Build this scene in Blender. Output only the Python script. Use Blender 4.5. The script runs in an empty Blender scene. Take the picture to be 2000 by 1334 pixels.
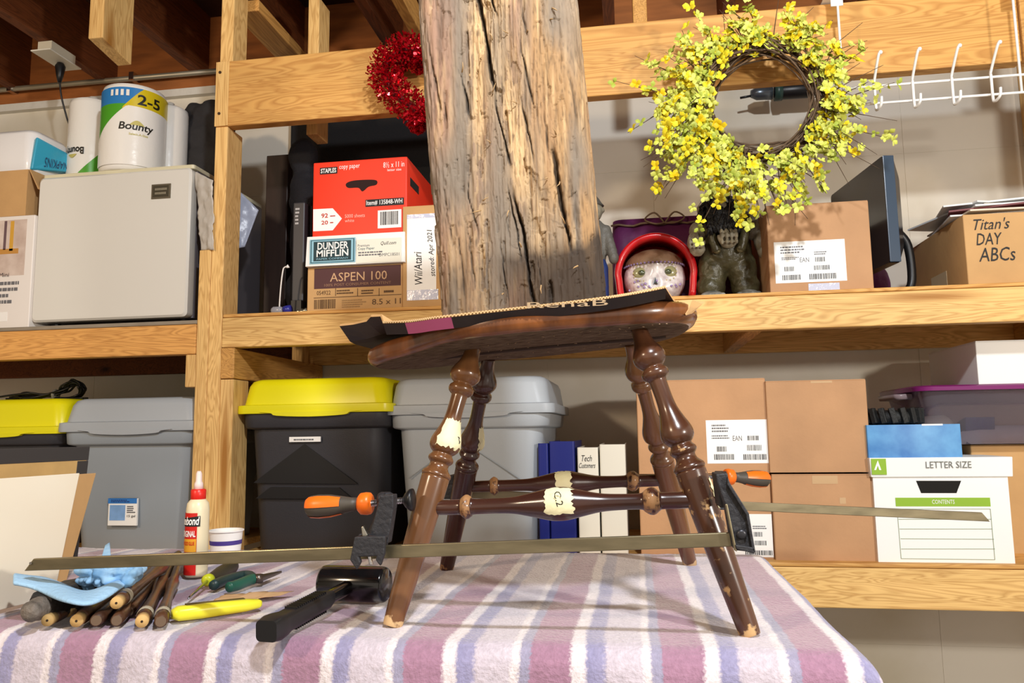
import bpy, bmesh, math, random
import numpy as np
from mathutils import Vector, Matrix
random.seed(7)
SC = bpy.context.scene
COL = SC.collection
rad = math.radians

# ------------------------------------------------------------------ camera
FPX = 1500.0
PSI, PIT, ROL = rad(9.0), rad(6.77), rad(0.8)
CAM = Vector((0, 0, 1.006))
FWD = Vector((-math.sin(PSI)*math.cos(PIT), math.cos(PSI)*math.cos(PIT), math.sin(PIT)))
_R0 = Vector((math.cos(PSI), math.sin(PSI), 0)); _U0 = _R0.cross(FWD)
RGT = _R0*math.cos(ROL) - _U0*math.sin(ROL)
UPV = _U0*math.cos(ROL) + _R0*math.sin(ROL)
cd = bpy.data.cameras.new('camera'); cam = bpy.data.objects.new('camera', cd); COL.objects.link(cam)
m = Matrix((RGT, UPV, -FWD)).transposed().to_4x4(); m.translation = CAM
cam.matrix_world = m
cd.sensor_width = 36.0; cd.lens = 36.0*FPX/2000.0; cd.clip_start = .02; cd.clip_end = 60
SC.camera = cam

# ------------------------------------------------------------------ world, lamps, exposure
w = bpy.data.worlds.new('room_fill'); SC.world = w; w.use_nodes = True  # even fill added in place of bounce from an enclosed room
bg = w.node_tree.nodes['Background']; bg.inputs[0].default_value = (1.0, .86, .72, 1); bg.inputs[1].default_value = .62
def lamp(name, loc, e, col, size, target):
    l = bpy.data.lights.new(name, 'AREA'); l.shape = 'DISK'; l.size = size; l.energy = e; l.color = col
    o = bpy.data.objects.new(name, l); COL.objects.link(o); o.location = loc
    o.rotation_euler = (Vector(target)-Vector(loc)).to_track_quat('-Z', 'Y').to_euler()
    return o
lamp('ceiling_lamp', (.30, -.05, 2.40), 36, (.93, .96, 1.0), .12, (0, 1.5, 1.2))
lamp('work_lamp', (1.55, -.25, 1.45), 25, (1.0, .93, .84), .14, (.2, 1.7, 1.2))
lamp('side_lamp', (-1.7, -.7, 2.1), 22, (1.0, .76, .52), .20, (-.9, 2, 1.2))
SC.view_settings.view_transform = 'Standard'; SC.view_settings.look = 'None'
SC.view_settings.gamma = 1; SC.view_settings.use_curve_mapping = False
SC.view_settings.exposure = 0.28

def P(px, py, Y):
    d = FWD + RGT*((px-1000)/FPX) - UPV*((py-667)/FPX)
    return CAM + d*((Y-CAM.y)/d.y)
def PZ(px, py, z):
    d = FWD + RGT*((px-1000)/FPX) - UPV*((py-667)/FPX)
    return CAM + d*((z-CAM.z)/d.z)

# ------------------------------------------------------------------ numpy value noise
def vnoise(x, y, z, seed=0):
    xi = np.floor(x).astype(np.int64); yi = np.floor(y).astype(np.int64); zi = np.floor(z).astype(np.int64)
    fx = x-xi; fy = y-yi; fz = z-zi
    fx = fx*fx*(3-2*fx); fy = fy*fy*(3-2*fy); fz = fz*fz*(3-2*fz)
    def h(a, b, c):
        n = (a*73856093) ^ (b*19349663) ^ (c*83492791) ^ (seed*2654435761)
        n = (n ^ (n >> 13))*1274126177 & 0x7fffffff
        n = (n ^ (n >> 15))*2246822519 & 0x7fffffff
        return (n & 0xffffff)/float(0xffffff)
    r = 0
    for a in (0, 1):
        for b in (0, 1):
            for c in (0, 1):
                wgt = (fx if a else 1-fx)*(fy if b else 1-fy)*(fz if c else 1-fz)
                r = r + wgt*h(xi+a, yi+b, zi+c)
    return r

# ------------------------------------------------------------------ materials
def srgb(c):
    if isinstance(c, str):
        c = [int(c[i:i+2], 16)/255 for i in (0, 2, 4)]
    return tuple((v/12.92 if v <= .04045 else ((v+.055)/1.055)**2.4) for v in c)+(1,)
MATS = {}
def N(t, k, **kw):
    n = t.nodes.new(k)
    for a, b in kw.items(): setattr(n, a, b)
    return n
def mat(name, c, rough=.5, metal=0, var=.0, vscale=20, bump=0, bscale=200, stretch=(1, 1, 1), c2=None, coat=0, trans=0, alpha=1, sheen=0, spec=.5, ior=1.45):
    if name in MATS: return MATS[name]
    m = bpy.data.materials.new(name); m.use_nodes = True; t = m.node_tree
    b = t.nodes['Principled BSDF']; c = srgb(c)
    b.inputs['Base Color'].default_value = c; b.inputs['Roughness'].default_value = rough; b.inputs['Metallic'].default_value = metal
    b.inputs['Coat Weight'].default_value = coat; b.inputs['Coat Roughness'].default_value = .12
    b.inputs['Transmission Weight'].default_value = trans; b.inputs['Alpha'].default_value = alpha; b.inputs['IOR'].default_value = ior
    b.inputs['Sheen Weight'].default_value = sheen; b.inputs['Specular IOR Level'].default_value = spec
    tc = N(t, 'ShaderNodeTexCoord'); mp = N(t, 'ShaderNodeMapping'); mp.inputs['Scale'].default_value = stretch
    t.links.new(tc.outputs['Object'], mp.inputs[0])
    if var or c2:
        nz = N(t, 'ShaderNodeTexNoise'); nz.inputs['Scale'].default_value = vscale; nz.inputs['Detail'].default_value = 5
        t.links.new(mp.outputs[0], nz.inputs[0])
        r = N(t, 'ShaderNodeValToRGB'); r.color_ramp.elements[0].position = .32; r.color_ramp.elements[1].position = .68
        if c2: r.color_ramp.elements[0].color = c; r.color_ramp.elements[1].color = srgb(c2)
        else:
            r.color_ramp.elements[0].color = tuple(v*(1-var) for v in c[:3])+(1,); r.color_ramp.elements[1].color = tuple(min(1, v*(1+var)) for v in c[:3])+(1,)
        t.links.new(nz.outputs[0], r.inputs[0]); t.links.new(r.outputs[0], b.inputs['Base Color'])
    if bump:
        n2 = N(t, 'ShaderNodeTexNoise'); n2.inputs['Scale'].default_value = bscale; n2.inputs['Detail'].default_value = 4
        t.links.new(mp.outputs[0], n2.inputs[0])
        bp = N(t, 'ShaderNodeBump'); bp.inputs['Strength'].default_value = bump; bp.inputs['Distance'].default_value = .004
        t.links.new(n2.outputs[0], bp.inputs['Height']); t.links.new(bp.outputs[0], b.inputs['Normal'])
    MATS[name] = m; return m

def pine(name, base, dark, axis='x', rough=.55, scale=1.0, knots=True):
    """planed lumber: long grain bands, cathedral figure and a few knots"""
    if name in MATS: return MATS[name]
    m = bpy.data.materials.new(name); m.use_nodes = True; t = m.node_tree; L = t.links
    b = t.nodes['Principled BSDF']; b.inputs['Roughness'].default_value = rough; b.inputs['Specular IOR Level'].default_value = .3
    tc = N(t, 'ShaderNodeTexCoord'); mp = N(t, 'ShaderNodeMapping')
    s = {'x': (1.4, 9, 16), 'y': (9, 1.4, 16), 'z': (16, 9, 1.4)}[axis]
    mp.inputs['Scale'].default_value = tuple(v*scale for v in s)
    oi = N(t, 'ShaderNodeObjectInfo'); ad = N(t, 'ShaderNodeVectorMath', operation='ADD')
    mu = N(t, 'ShaderNodeMath', operation='MULTIPLY'); mu.inputs[1].default_value = 37
    L.new(oi.outputs['Random'], mu.inputs[0]); L.new(mp.outputs[0], ad.inputs[0]); L.new(mu.outputs[0], ad.inputs[1]); L.new(tc.outputs['Object'], mp.inputs[0])
    nz = N(t, 'ShaderNodeTexNoise'); nz.inputs['Scale'].default_value = 1.3; nz.inputs['Detail'].default_value = 3; nz.inputs['Distortion'].default_value = .9
    L.new(ad.outputs[0], nz.inputs[0])
    m1 = N(t, 'ShaderNodeMath', operation='MULTIPLY'); m1.inputs[1].default_value = 16; L.new(nz.outputs[0], m1.inputs[0])
    m2 = N(t, 'ShaderNodeMath', operation='FRACT'); L.new(m1.outputs[0], m2.inputs[0])
    r = N(t, 'ShaderNodeValToRGB'); e = r.color_ramp.elements
    e[0].position = 0; e[0].color = srgb(base); e[1].position = 1; e[1].color = srgb(base)
    q = r.color_ramp.elements.new(.72); q.color = tuple(.5*a+.5*c for a, c in zip(srgb(base), srgb(dark)))
    q = r.color_ramp.elements.new(.25); q.color = tuple(min(1, a*1.05) for a in srgb(base))
    L.new(m2.outputs[0], r.inputs[0])
    vo = N(t, 'ShaderNodeTexVoronoi'); vo.inputs['Scale'].default_value = .62 if knots else .01
    L.new(ad.outputs[0], vo.inputs[0])
    kr = N(t, 'ShaderNodeValToRGB'); kr.color_ramp.elements[0].position = .06; kr.color_ramp.elements[0].color = (1, 1, 1, 1); kr.color_ramp.elements[1].position = .17; kr.color_ramp.elements[1].color = (0, 0, 0, 1)
    L.new(vo.outputs['Distance'], kr.inputs[0])
    mx = N(t, 'ShaderNodeMix', data_type='RGBA'); L.new(kr.outputs[0], mx.inputs[0]); L.new(r.outputs[0], mx.inputs[6]); mx.inputs[7].default_value = srgb(dark)
    n3 = N(t, 'ShaderNodeTexNoise'); n3.inputs['Scale'].default_value = .5; L.new(ad.outputs[0], n3.inputs[0])
    hv = N(t, 'ShaderNodeHueSaturation'); mr = N(t, 'ShaderNodeMapRange'); mr.inputs[1].default_value = .3; mr.inputs[2].default_value = .7; mr.inputs[3].default_value = .86; mr.inputs[4].default_value = 1.1
    L.new(n3.outputs[0], mr.inputs[0]); L.new(mr.outputs[0], hv.inputs['Value']); L.new(mx.outputs[2], hv.inputs['Color'])
    L.new(hv.outputs[0], b.inputs['Base Color'])
    bp = N(t, 'ShaderNodeBump'); bp.inputs['Strength'].default_value = .12; bp.inputs['Distance'].default_value = .002; L.new(m2.outputs[0], bp.inputs['Height']); L.new(bp.outputs[0], b.inputs['Normal'])
    MATS[name] = m; return m

# ------------------------------------------------------------------ object helpers
def tag(o, label=None, cat=None, group=None, kind=None):
    if label: o['label'] = label
    if cat: o['category'] = cat
    if group: o['group'] = group
    if kind: o['kind'] = kind
    return o
def thing(name, label, cat, loc=(0, 0, 0), rz=0, group=None, rot=None):
    o = bpy.data.objects.new(name, None); COL.objects.link(o); o.location = loc
    o.rotation_euler = rot if rot else (0, 0, rz); o.empty_display_size = .02
    return tag(o, label, cat, group)
def obj(name, bm, m, parent=None, smooth=False, bevel=0, W=False, kind=None, label=None, seg=2, ang=40):
    me = bpy.data.meshes.new(name)
    if isinstance(bm, bmesh.types.BMesh):
        bmesh.ops.recalc_face_normals(bm, faces=bm.faces)
        bm.to_mesh(me); bm.free()
    else:
        me.from_pydata(*bm); me.update()
    for x in (m if isinstance(m, (list, tuple)) else [m]): me.materials.append(x)
    if smooth:
        me.polygons.foreach_set('use_smooth', [True]*len(me.polygons))
        if smooth == 'auto':
            me.set_sharp_from_angle(angle=rad(ang))
    o = bpy.data.objects.new(name, me); COL.objects.link(o)
    if parent:
        o.parent = parent
        if W:
            bpy.context.view_layer.update(); o.matrix_parent_inverse = parent.matrix_world.inverted()
    if bevel:
        md = o.modifiers.new('bevel', 'BEVEL'); md.width = bevel; md.segments = seg; md.limit_method = 'ANGLE'; md.angle_limit = rad(35)
    if kind: o['kind'] = kind
    if label: o['label'] = label
    return o
def BM(): return bmesh.new()
def box(bm, x0, y0, z0, x1, y1, z1, M=None):
    v = [bm.verts.new(Vector(p) if M is None else M @ Vector(p)) for p in ((x0,y0,z0),(x1,y0,z0),(x1,y1,z0),(x0,y1,z0),(x0,y0,z1),(x1,y0,z1),(x1,y1,z1),(x0,y1,z1))]
    for f in ((3,2,1,0),(4,5,6,7),(0,1,5,4),(1,2,6,5),(2,3,7,6),(3,0,4,7)): bm.faces.new([v[i] for i in f])
    return bm
def B1(*a, **k): return box(BM(), *a, **k)
def frame_to(a, b, ref=Vector((0, 0, 1))):
    """matrix whose z axis runs a->b, located at a; x axis roughly perpendicular to ref"""
    a, b = Vector(a), Vector(b); z = (b-a).normalized()
    if abs(z.dot(ref)) > .98: ref = Vector((0, 1, 0))
    x = ref.cross(z).normalized(); y = z.cross(x)
    M = Matrix((x, y, z)).transposed().to_4x4(); M.translation = a
    return M
def lathe(bm, prof, M=None, n=24, caps=True, sq=0):
    """prof: list of (r, z) along local z"""
    M = M or Matrix(); rings = []
    for r, z in prof:
        rings.append([bm.verts.new(M @ Vector((r*math.cos(2*math.pi*i/n), r*math.sin(2*math.pi*i/n), z))) for i in range(n)])
    for a, b in zip(rings, rings[1:]):
        for i in range(n): bm.faces.new((a[i], a[(i+1) % n], b[(i+1) % n], b[i]))
    if caps:
        bm.faces.new(rings[0][::-1]); bm.faces.new(rings[-1])
    return bm
def tube(bm, pts, r, n=6, closed=False):
    pts = [Vector(p) for p in pts]; k = len(pts)
    rr = r if isinstance(r, (list, tuple)) else [r]*k
    t0 = (pts[1]-pts[0]).normalized(); up = Vector((0, 0, 1)) if abs(t0.z) < .9 else Vector((0, 1, 0))
    x = up.cross(t0).normalized(); rings = []
    for i, p in enumerate(pts):
        if closed: t = (pts[(i+1) % k]-pts[i-1])
        else: t = pts[min(i+1, k-1)]-pts[max(i-1, 0)]
        if t.length < 1e-9: t = t0
        t = t.normalized(); x = (x - t*x.dot(t))
        x = x.normalized() if x.length > 1e-6 else t.orthogonal().normalized()
        y = t.cross(x)
        rings.append([bm.verts.new(p + (x*math.cos(2*math.pi*j/n)+y*math.sin(2*math.pi*j/n))*rr[i]) for j in range(n)])
    for i in range(k if closed else k-1):
        a, b = rings[i], rings[(i+1) % k]
        for j in range(n): bm.faces.new((a[j], a[(j+1) % n], b[(j+1) % n], b[j]))
    if not closed: bm.faces.new(rings[0][::-1]); bm.faces.new(rings[-1])
    return bm
def rrect(w, d, r, n=4):
    r = min(r, w/2-1e-5, d/2-1e-5); out = []
    for cx, cy, a0 in ((w/2-r, d/2-r, 0), (-w/2+r, d/2-r, 90), (-w/2+r, -d/2+r, 180), (w/2-r, -d/2+r, 270)):
        for i in range(n+1):
            a = rad(a0+90*i/n); out.append((cx+r*math.cos(a), cy+r*math.sin(a)))
    return out
def loft(bm, secs, M=None, n=4, cap0=True, cap1=True):
    """secs: (w, d, r, z[, cx, cy]) rounded rectangles"""
    M = M or Matrix(); rings = []
    for s in secs:
        cx, cy = (s[4], s[5]) if len(s) > 4 else (0, 0)
        rings.append([bm.verts.new(M @ Vector((x+cx, y+cy, s[3]))) for x, y in rrect(s[0], s[1], s[2], n)])
    k = len(rings[0])
    for a, b in zip(rings, rings[1:]):
        for i in range(k): bm.faces.new((a[i], a[(i+1) % k], b[(i+1) % k], b[i]))
    if cap0: bm.faces.new(rings[0][::-1])
    if cap1: bm.faces.new(rings[-1])
    return bm
def prism(bm, poly, y0, y1, M=None):
    """poly in x,z extruded along y"""
    M = M or Matrix()
    a = [bm.verts.new(M @ Vector((x, y0, z))) for x, z in poly]; b = [bm.verts.new(M @ Vector((x, y1, z))) for x, z in poly]
    bm.faces.new(a); bm.faces.new(b[::-1]); k = len(a)
    for i in range(k): bm.faces.new((a[i], b[i], b[(i+1) % k], a[(i+1) % k]))
    return bm
def ball(bm, c, r, sc=(1, 1, 1), u=16, v=10, M=None):
    g = bmesh.ops.create_uvsphere(bm, u_segments=u, v_segments=v, radius=1)
    T = Matrix.Translation(c) @ (M or Matrix()) @ Matrix.Diagonal((r*sc[0], r*sc[1], r*sc[2], 1))
    bmesh.ops.transform(bm, matrix=T, verts=g['verts']); return bm
def catmull(pts, n=8, closed=False):
    pts = [Vector(p) for p in pts]; k = len(pts); out = []
    for i in range(k if closed else k-1):
        g = (lambda j: pts[j % k]) if closed else (lambda j: pts[max(0, min(k-1, j))])
        p0, p1, p2, p3 = g(i-1), g(i), g(i+1), g(i+2)
        for s in range(n):
            t = s/n
            out.append(.5*((2*p1)+(p2-p0)*t+(2*p0-5*p1+4*p2-p3)*t*t+(3*p1-p0-3*p2+p3)*t**3))
    if not closed: out.append(pts[-1])
    return out
def baked(o):
    """apply modifiers of o to its mesh"""
    bpy.context.view_layer.update(); dg = bpy.context.evaluated_depsgraph_get()
    me = bpy.data.meshes.new_from_object(o.evaluated_get(dg)); o.modifiers.clear(); o.data = me; return o

# print on a front face: rectangles and lettering, given in photograph pixels on the plane of the face
def loc_rect(root, r, Y):
    xm, ym = (r[0]+r[2])/2, (r[1]+r[3])/2
    x0 = P(r[0], ym, Y).x; x1 = P(r[2], ym, Y).x; z1 = P(xm, r[1], Y).z; z0 = P(xm, r[3], Y).z
    return x0, z0, x1, z1
def quad(root, name, r, m, Y, lift=.0008, label=None):
    x0, z0, x1, z1 = loc_rect(root, r, Y)
    return obj(name, B1(x0, Y-lift, z0, x1, Y+.0003, z1), m, root, W=True, label=label)
def txt(root, s, r, m, Y, lift=.0014, rot=0, shear=0, name='lettering', bold=0):
    cu = bpy.data.curves.new('t', 'FONT'); cu.body = s; cu.shear = shear; cu.resolution_u = 2; cu.offset = bold; cu.space_line = .9
    t = bpy.data.objects.new('t', cu); COL.objects.link(t); bpy.context.view_layer.update()
    me = bpy.data.meshes.new_from_object(t.evaluated_get(bpy.context.evaluated_depsgraph_get()))
    bpy.data.objects.remove(t)
    co = np.zeros(len(me.vertices)*3); me.vertices.foreach_get('co', co); co = co.reshape(-1, 3)
    if rot: a = rad(rot); co = np.stack([co[:, 0]*math.cos(a)-co[:, 1]*math.sin(a), co[:, 0]*math.sin(a)+co[:, 1]*math.cos(a), co[:, 2]], 1)
    mn, mx = co.min(0), co.max(0)
    x0, z0, x1, z1 = loc_rect(root, r, Y)
    out = np.zeros_like(co)
    out[:, 0] = x0+(co[:, 0]-mn[0])/(mx[0]-mn[0]+1e-9)*(x1-x0); out[:, 2] = z0+(co[:, 1]-mn[1])/(mx[1]-mn[1]+1e-9)*(z1-z0); out[:, 1] = Y-lift
    me.vertices.foreach_set('co', out.ravel()); me.materials.clear(); me.materials.append(m); me.name = name
    o = bpy.data.objects.new(name, me); COL.objects.link(o); o.parent = root
    bpy.context.view_layer.update(); o.matrix_parent_inverse = root.matrix_world.inverted()
    return o
def bars(root, r, m, Y, n=18, lift=.0014, name='barcode'):
    x0, z0, x1, z1 = loc_rect(root, r, Y); bm = BM(); rnd = random.Random(int(r[0]*7+r[1])); x = x0; st = (x1-x0)/n
    while x < x1-st*.4:
        wd = st*rnd.choice((.25, .4, .6)); box(bm, x, Y-lift, z0, x+wd, Y-.0004, z1); x += wd+st*rnd.choice((.3, .45, .6))
    return obj(name, bm, m, root, W=True)
def greek(root, r, m, Y, lines=3, lift=.0014, name='small_print'):
    """rows of small dashes: print too small to read"""
    x0, z0, x1, z1 = loc_rect(root, r, Y); bm = BM(); rnd = random.Random(int(r[0]*3+r[1])); h = (z1-z0)/(lines*1.9)
    for i in range(lines):
        z = z1-(i+.5)*(z1-z0)/lines; x = x0; end = x1-(x1-x0)*rnd.random()*.35
        while x < end:
            wd = (x1-x0)*rnd.uniform(.04, .13); box(bm, x, Y-lift, z-h/2, min(x+wd, x1), Y-.0004, z+h/2); x += wd+(x1-x0)*.025
    return obj(name, bm, m, root, W=True)

# palette
M_beam = pine('pine_planed', 'E8BE78', 'A8702E', 'x')
M_post = pine('pine_upright', 'E9C07C', 'AF7836', 'z')
M_rail_y = pine('pine_joist', 'CF9C56', '8F5C28', 'y')
M_ply = pine('plywood_board', 'D9A65E', 'A8682A', 'x', scale=.7, knots=False)
M_oldwood = pine('old_brown_joist', '7A4424', '3A1C10', 'y', rough=.7)
M_sub = mat('dark_subfloor', '3C2016', .8, var=.4, vscale=6)
M_rim = mat('rim_board_wood', 'A0602E', .7, var=.25, vscale=5, stretch=(1, 1, 6))
M_black = mat('black_plastic', '151517', .38); M_blackm = mat('matte_black', '0c0c0e', .7, bump=.3)
M_white = mat('white_paper', 'F4F3F0', .6); M_ink = mat('black_ink', '1a1a1c', .6)
M_card = mat('brown_cardboard', 'BC9068', .8, var=.07, vscale=9, bump=.15, bscale=90)
M_card2 = mat('tan_cardboard', 'C59C68', .8, var=.08, vscale=8, bump=.15, bscale=90)
M_tape = mat('clear_packing_tape', 'C9A67C', .12, coat=.6)
M_chrome = mat('bright_steel', 'C8C8CC', .22, 1)
M_steel = mat('worn_steel_bar', '8C8268', .34, .85, var=.22, vscale=14, stretch=(1, 5, 5))

# ================================================================== SETTING
wallm = bpy.data.materials.new('painted_concrete'); wallm.use_nodes = True
t = wallm.node_tree; b = t.nodes['Principled BSDF']; b.inputs['Roughness'].default_value = .75
tc = N(t, 'ShaderNodeTexCoord'); nz = N(t, 'ShaderNodeTexNoise'); nz.inputs['Scale'].default_value = 2.2; nz.inputs['Detail'].default_value = 6
t.links.new(tc.outputs['Object'], nz.inputs[0]); r = N(t, 'ShaderNodeValToRGB')
r.color_ramp.elements[0].position = .3; r.color_ramp.elements[0].color = srgb('D0C7B0'); r.color_ramp.elements[1].position = .55; r.color_ramp.elements[1].color = srgb('E2DCCE')
t.links.new(nz.outputs[0], r.inputs[0]); t.links.new(r.outputs[0], b.inputs['Base Color'])
def struct(name, bm, m, **k): return obj(name, bm, m, kind='structure', **k)
struct('floor', B1(-3.2, -2.6, -.1, 2.6, 2.9, 0), mat('concrete_floor', '8C877E', .7, var=.12, vscale=3))
WY = 2.70
wb = struct('wall_back', B1(-3.2, WY+.0015, 0, 2.6, 2.9, 2.44), wallm)
# formwork panels of the wall: each cast bay stands a little proud of the joint
xs = [-3.2, -2.08, -1.25, -.30, .09, .93, 1.75, 2.6]; zs = [0, .32, 1.02, 1.93, 2.36]
for i in range(len(xs)-1):
    for j in range(len(zs)-1):
        obj('wall_panel', B1(xs[i]+.0007, WY, zs[j]+.0005, xs[i+1]-.0007, WY+.0015, zs[j+1]-.0005), wallm, wb)
struct('wall_left', B1(-3.3, -2.6, 0, -3.2, 2.9, 2.75), wallm)
# ceiling: dark boards carried by joists
ce = struct('ceiling', B1(-3.2, -2.6, 2.70, 2.6, 2.9, 2.76), M_sub)
for k in range(-3, 10):
    x = -2.06-.038+.4064*k
    if x > 2.5 or x < -3.15: continue
    obj('joist', B1(x, -2.5, 2.44, x+.038, 2.72, 2.70), M_oldwood, ce)
obj('rim_joist', B1(-3.2, 2.72, 2.44, 2.6, 2.758, 2.70), M_rim, ce)
obj('sill_plate', B1(-3.2, 2.68, 2.385, 2.6, 2.86, 2.44), M_rim, ce)
obj('sill_sealer', B1(-3.2, 2.675, 2.355, 2.6, 2.86, 2.385), mat('white_sill_foam', 'DAD6CC', .8, bump=.6, bscale=40), ce)
# conduit on the wall
c0 = thing('wall_conduit', 'grey metal conduit running along the sill at the wall top', 'pipe', (-2.3, 2.65, 2.43))
obj('pipe', tube(BM(), [(-3.1, 2.655, 2.44), (-2.3, 2.655, 2.437), (-1.2, 2.655, 2.43)], .011, 10), mat('grey_conduit', 'A59C88', .4, .6), c0, True, W=True)
for x in (-2.5, -1.95, -1.5): obj('pipe_clip', B1(x, 2.64, 2.425, x+.02, 2.68, 2.456), M_chrome, c0, W=True)

# ================================================================== SHELVING (2x4 frames)
def lumber(root, name, a, m, label=None): return obj(name, B1(*a), m, root, bevel=.003, W=True, label=label)
SY = 2.05
sh = thing('storage_shelving', 'tall pine shelving bay with a wide upper beam and two loaded shelves', 'shelves', (-.1, 2.35, 0))
lumber(sh, 'post', (-1.218, SY, 0, -1.178, SY+.089, 1.930), M_post)
lumber(sh, 'post', (-1.214, SY+.005, 2.137, -1.172, SY+.089, 2.44), M_post)
lumber(sh, 'post', (-1.178, SY+.002, 0, -1.137, SY+.091, 1.170), M_post)
lumber(sh, 'post', (1.30, SY, 0, 1.34, SY+.089, 2.44), M_post)
lumber(sh, 'post', (-1.218, 2.60, 0, -1.178, 2.689, 2.44), M_post)
lumber(sh, 'post', (1.30, 2.60, 0, 1.34, 2.689, 2.44), M_post)
lumber(sh, 'upper_beam', (-1.219, SY-.002, 1.930, 1.005, SY+.036, 2.135), M_ply)
lumber(sh, 'beam_end_block', (-1.220, SY-.004, 1.931, -1.177, SY-.0021, 2.134), M_post)
lumber(sh, 'upper_beam', (1.012, SY, 1.930, 1.34, SY+.036, 2.135), M_ply)
lumber(sh, 'hanger', (.965, SY-.02, 2.11, 1.02, SY-.002, 2.44), M_rail_y)
lumber(sh, 'stud', (-1.02, SY+.20, 1.97, -.982, SY+.289, 2.44), M_post)
lumber(sh, 'brace', (-1.232, SY+.10, 2.352, -1.142, 2.69, 2.39), M_rail_y)
lumber(sh, 'brace', (-.71, SY+.04, 2.35, -.672, 2.69, 2.438), M_rail_y)
lumber(sh, 'brace', (.03, SY+.05, 2.15, .07, SY+.139, 2.438), M_rail_y)
lumber(sh, 'front_rail', (-1.177, SY, 1.262, 1.34, SY+.038, 1.349), M_beam)
lumber(sh, 'back_rail', (-1.177, 2.655, 1.262, 1.34, 2.693, 1.349), M_beam)
lumber(sh, 'front_rail', (-1.137, SY, .567, 1.34, SY+.038, .664), M_beam)
lumber(sh, 'back_rail', (-1.137, 2.655, .567, 1.34, 2.693, .664), M_beam)
lumber(sh, 'cross_joist', (-1.178, SY+.0, 1.172, -1.136, 2.69, 1.261), M_rail_y)
for x in (.3, 1.2): lumber(sh, 'cross_joist', (x, SY+.04, 1.262, x+.038, 2.652, 1.349), M_rail_y)
lumber(sh, 'shelf_board', (-1.176, SY+.001, 1.350, 1.36, 2.69, 1.360), M_ply)
lumber(sh, 'shelf_board', (-1.136, SY+.001, .665, 1.36, 2.69, .675), M_ply)
for i, (x, z) in enumerate(((-1.206, 2.10), (-1.205, 1.97))):
    obj('screw_head', lathe(BM(), [(.0045, 0), (.0045, .002)], Matrix.Translation((x, SY-.0045, z)) @ Matrix.Rotation(rad(90), 4, 'X'), 8), mat('rusty_screw', '4A3524', .6, .5), sh, W=True)
S1, S0 = 1.360, .675          # shelf surfaces
sl = thing('side_shelving', 'pine shelf at the left holding the small fridge above grey and yellow totes', 'shelves', (-1.9, 2.35, 0))
lumber(sl, 'post', (-1.257, SY+.001, 0, -1.219, SY+.090, 1.555), M_post)
lumber(sl, 'front_rail', (-2.95, SY, 1.246, -1.258, SY+.038, 1.334), pine('pine_rail_orange', 'E3A95F', 'A4682E', 'x'))
lumber(sl, 'back_rail', (-2.95, 2.655, 1.246, -1.258, 2.693, 1.334), M_oldwood)
lumber(sl, 'cross_joist', (-1.292, SY+.039, 1.150, -1.258, 2.65, 1.2455), M_rail_y)
lumber(sl, 'block', (-1.290, SY+.003, 1.150, -1.258, SY+.038, 1.2455), M_post)
lumber(sl, 'shelf_board', (-2.95, SY+.004, 1.335, -1.258, 2.69, 1.347), mat('grey_worn_board', '8E8474', .8, var=.15, vscale=10))
lumber(sl, 'shelf_board', (-2.95, SY+.004, .655, -1.258, 2.69, .675), M_ply)
lumber(sl, 'front_rail', (-2.95, SY, .567, -1.258, SY+.038, .654), M_beam)
lumber(sl, 'post', (-2.99, SY, 0, -2.951, SY+.089, 1.60), M_post)
lumber(sl, 'post', (-2.99, 2.60, 0, -2.951, 2.689, 1.60), M_post)
A1 = 1.347
# hanging wood block and outlet on the joists
hb = thing('hanging_wood_block', 'short pine block hanging down from the ceiling joists', 'wood block', (-1.57, 2.0, 2.17))
lumber(hb, 'block', (-1.621, 2.0, 2.168, -1.583, 2.19, 2.2), M_post)
bpy.data.objects.remove(hb.children[0])
bmh = BM(); hp = [(-1.621, 2.0), (-1.572, 2.0), (-1.572, 2.14), (-1.621, 2.14)]
va = [bmh.verts.new((x, y, 2.225 - (y-2.0)*.15)) for x, y in hp]; vb = [bmh.verts.new((x, y, 2.50)) for x, y in hp]
bmh.faces.new(va[::-1]); bmh.faces.new(vb)
for i in range(4): bmh.faces.new((va[i], va[(i+1) % 4], vb[(i+1) % 4], vb[i]))
obj('block', bmh, M_post, hb, bevel=.003, W=True)
ob = thing('ceiling_outlet', 'white ceiling outlet with a black cord plugged in', 'outlet', (-2.06, 2.35, 2.40))
q = [PZ(90, 115, 2.40), PZ(130, 115, 2.40), PZ(166, 145, 2.40), PZ(135, 142, 2.40)]
cx, cy = -2.07, 2.40
obj('cover_plate', B1(cx-.04, cy-.08, 2.395, cx+.04, cy+.08, 2.400), mat('white_plastic', 'EFEBDD', .4), ob, bevel=.002, W=True)
obj('outlet_box', B1(cx-.028, cy-.06, 2.400, cx+.028, cy+.06, 2.4395), mat('ivory_box', 'D8CFB8', .5), ob, W=True)
obj('plug', lathe(BM(), [(.012, 0), (.018, .012), (.012, .05), (.006, .075)], Matrix.Translation((cx, cy+.02, 2.394)) @ Matrix.Rotation(rad(180), 4, 'X'), 10), M_black, ob, True, W=True)
obj('cord', tube(BM(), catmull([(cx, cy+.02, 2.33), (cx+.003, cy+.03, 2.27), (cx+.012, cy+.05, 2.20), (cx+.02, cy+.08, 2.12), (cx+.02, cy+.1, 1.95)], 6), .0035, 6), M_black, ob, True, W=True)

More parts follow.
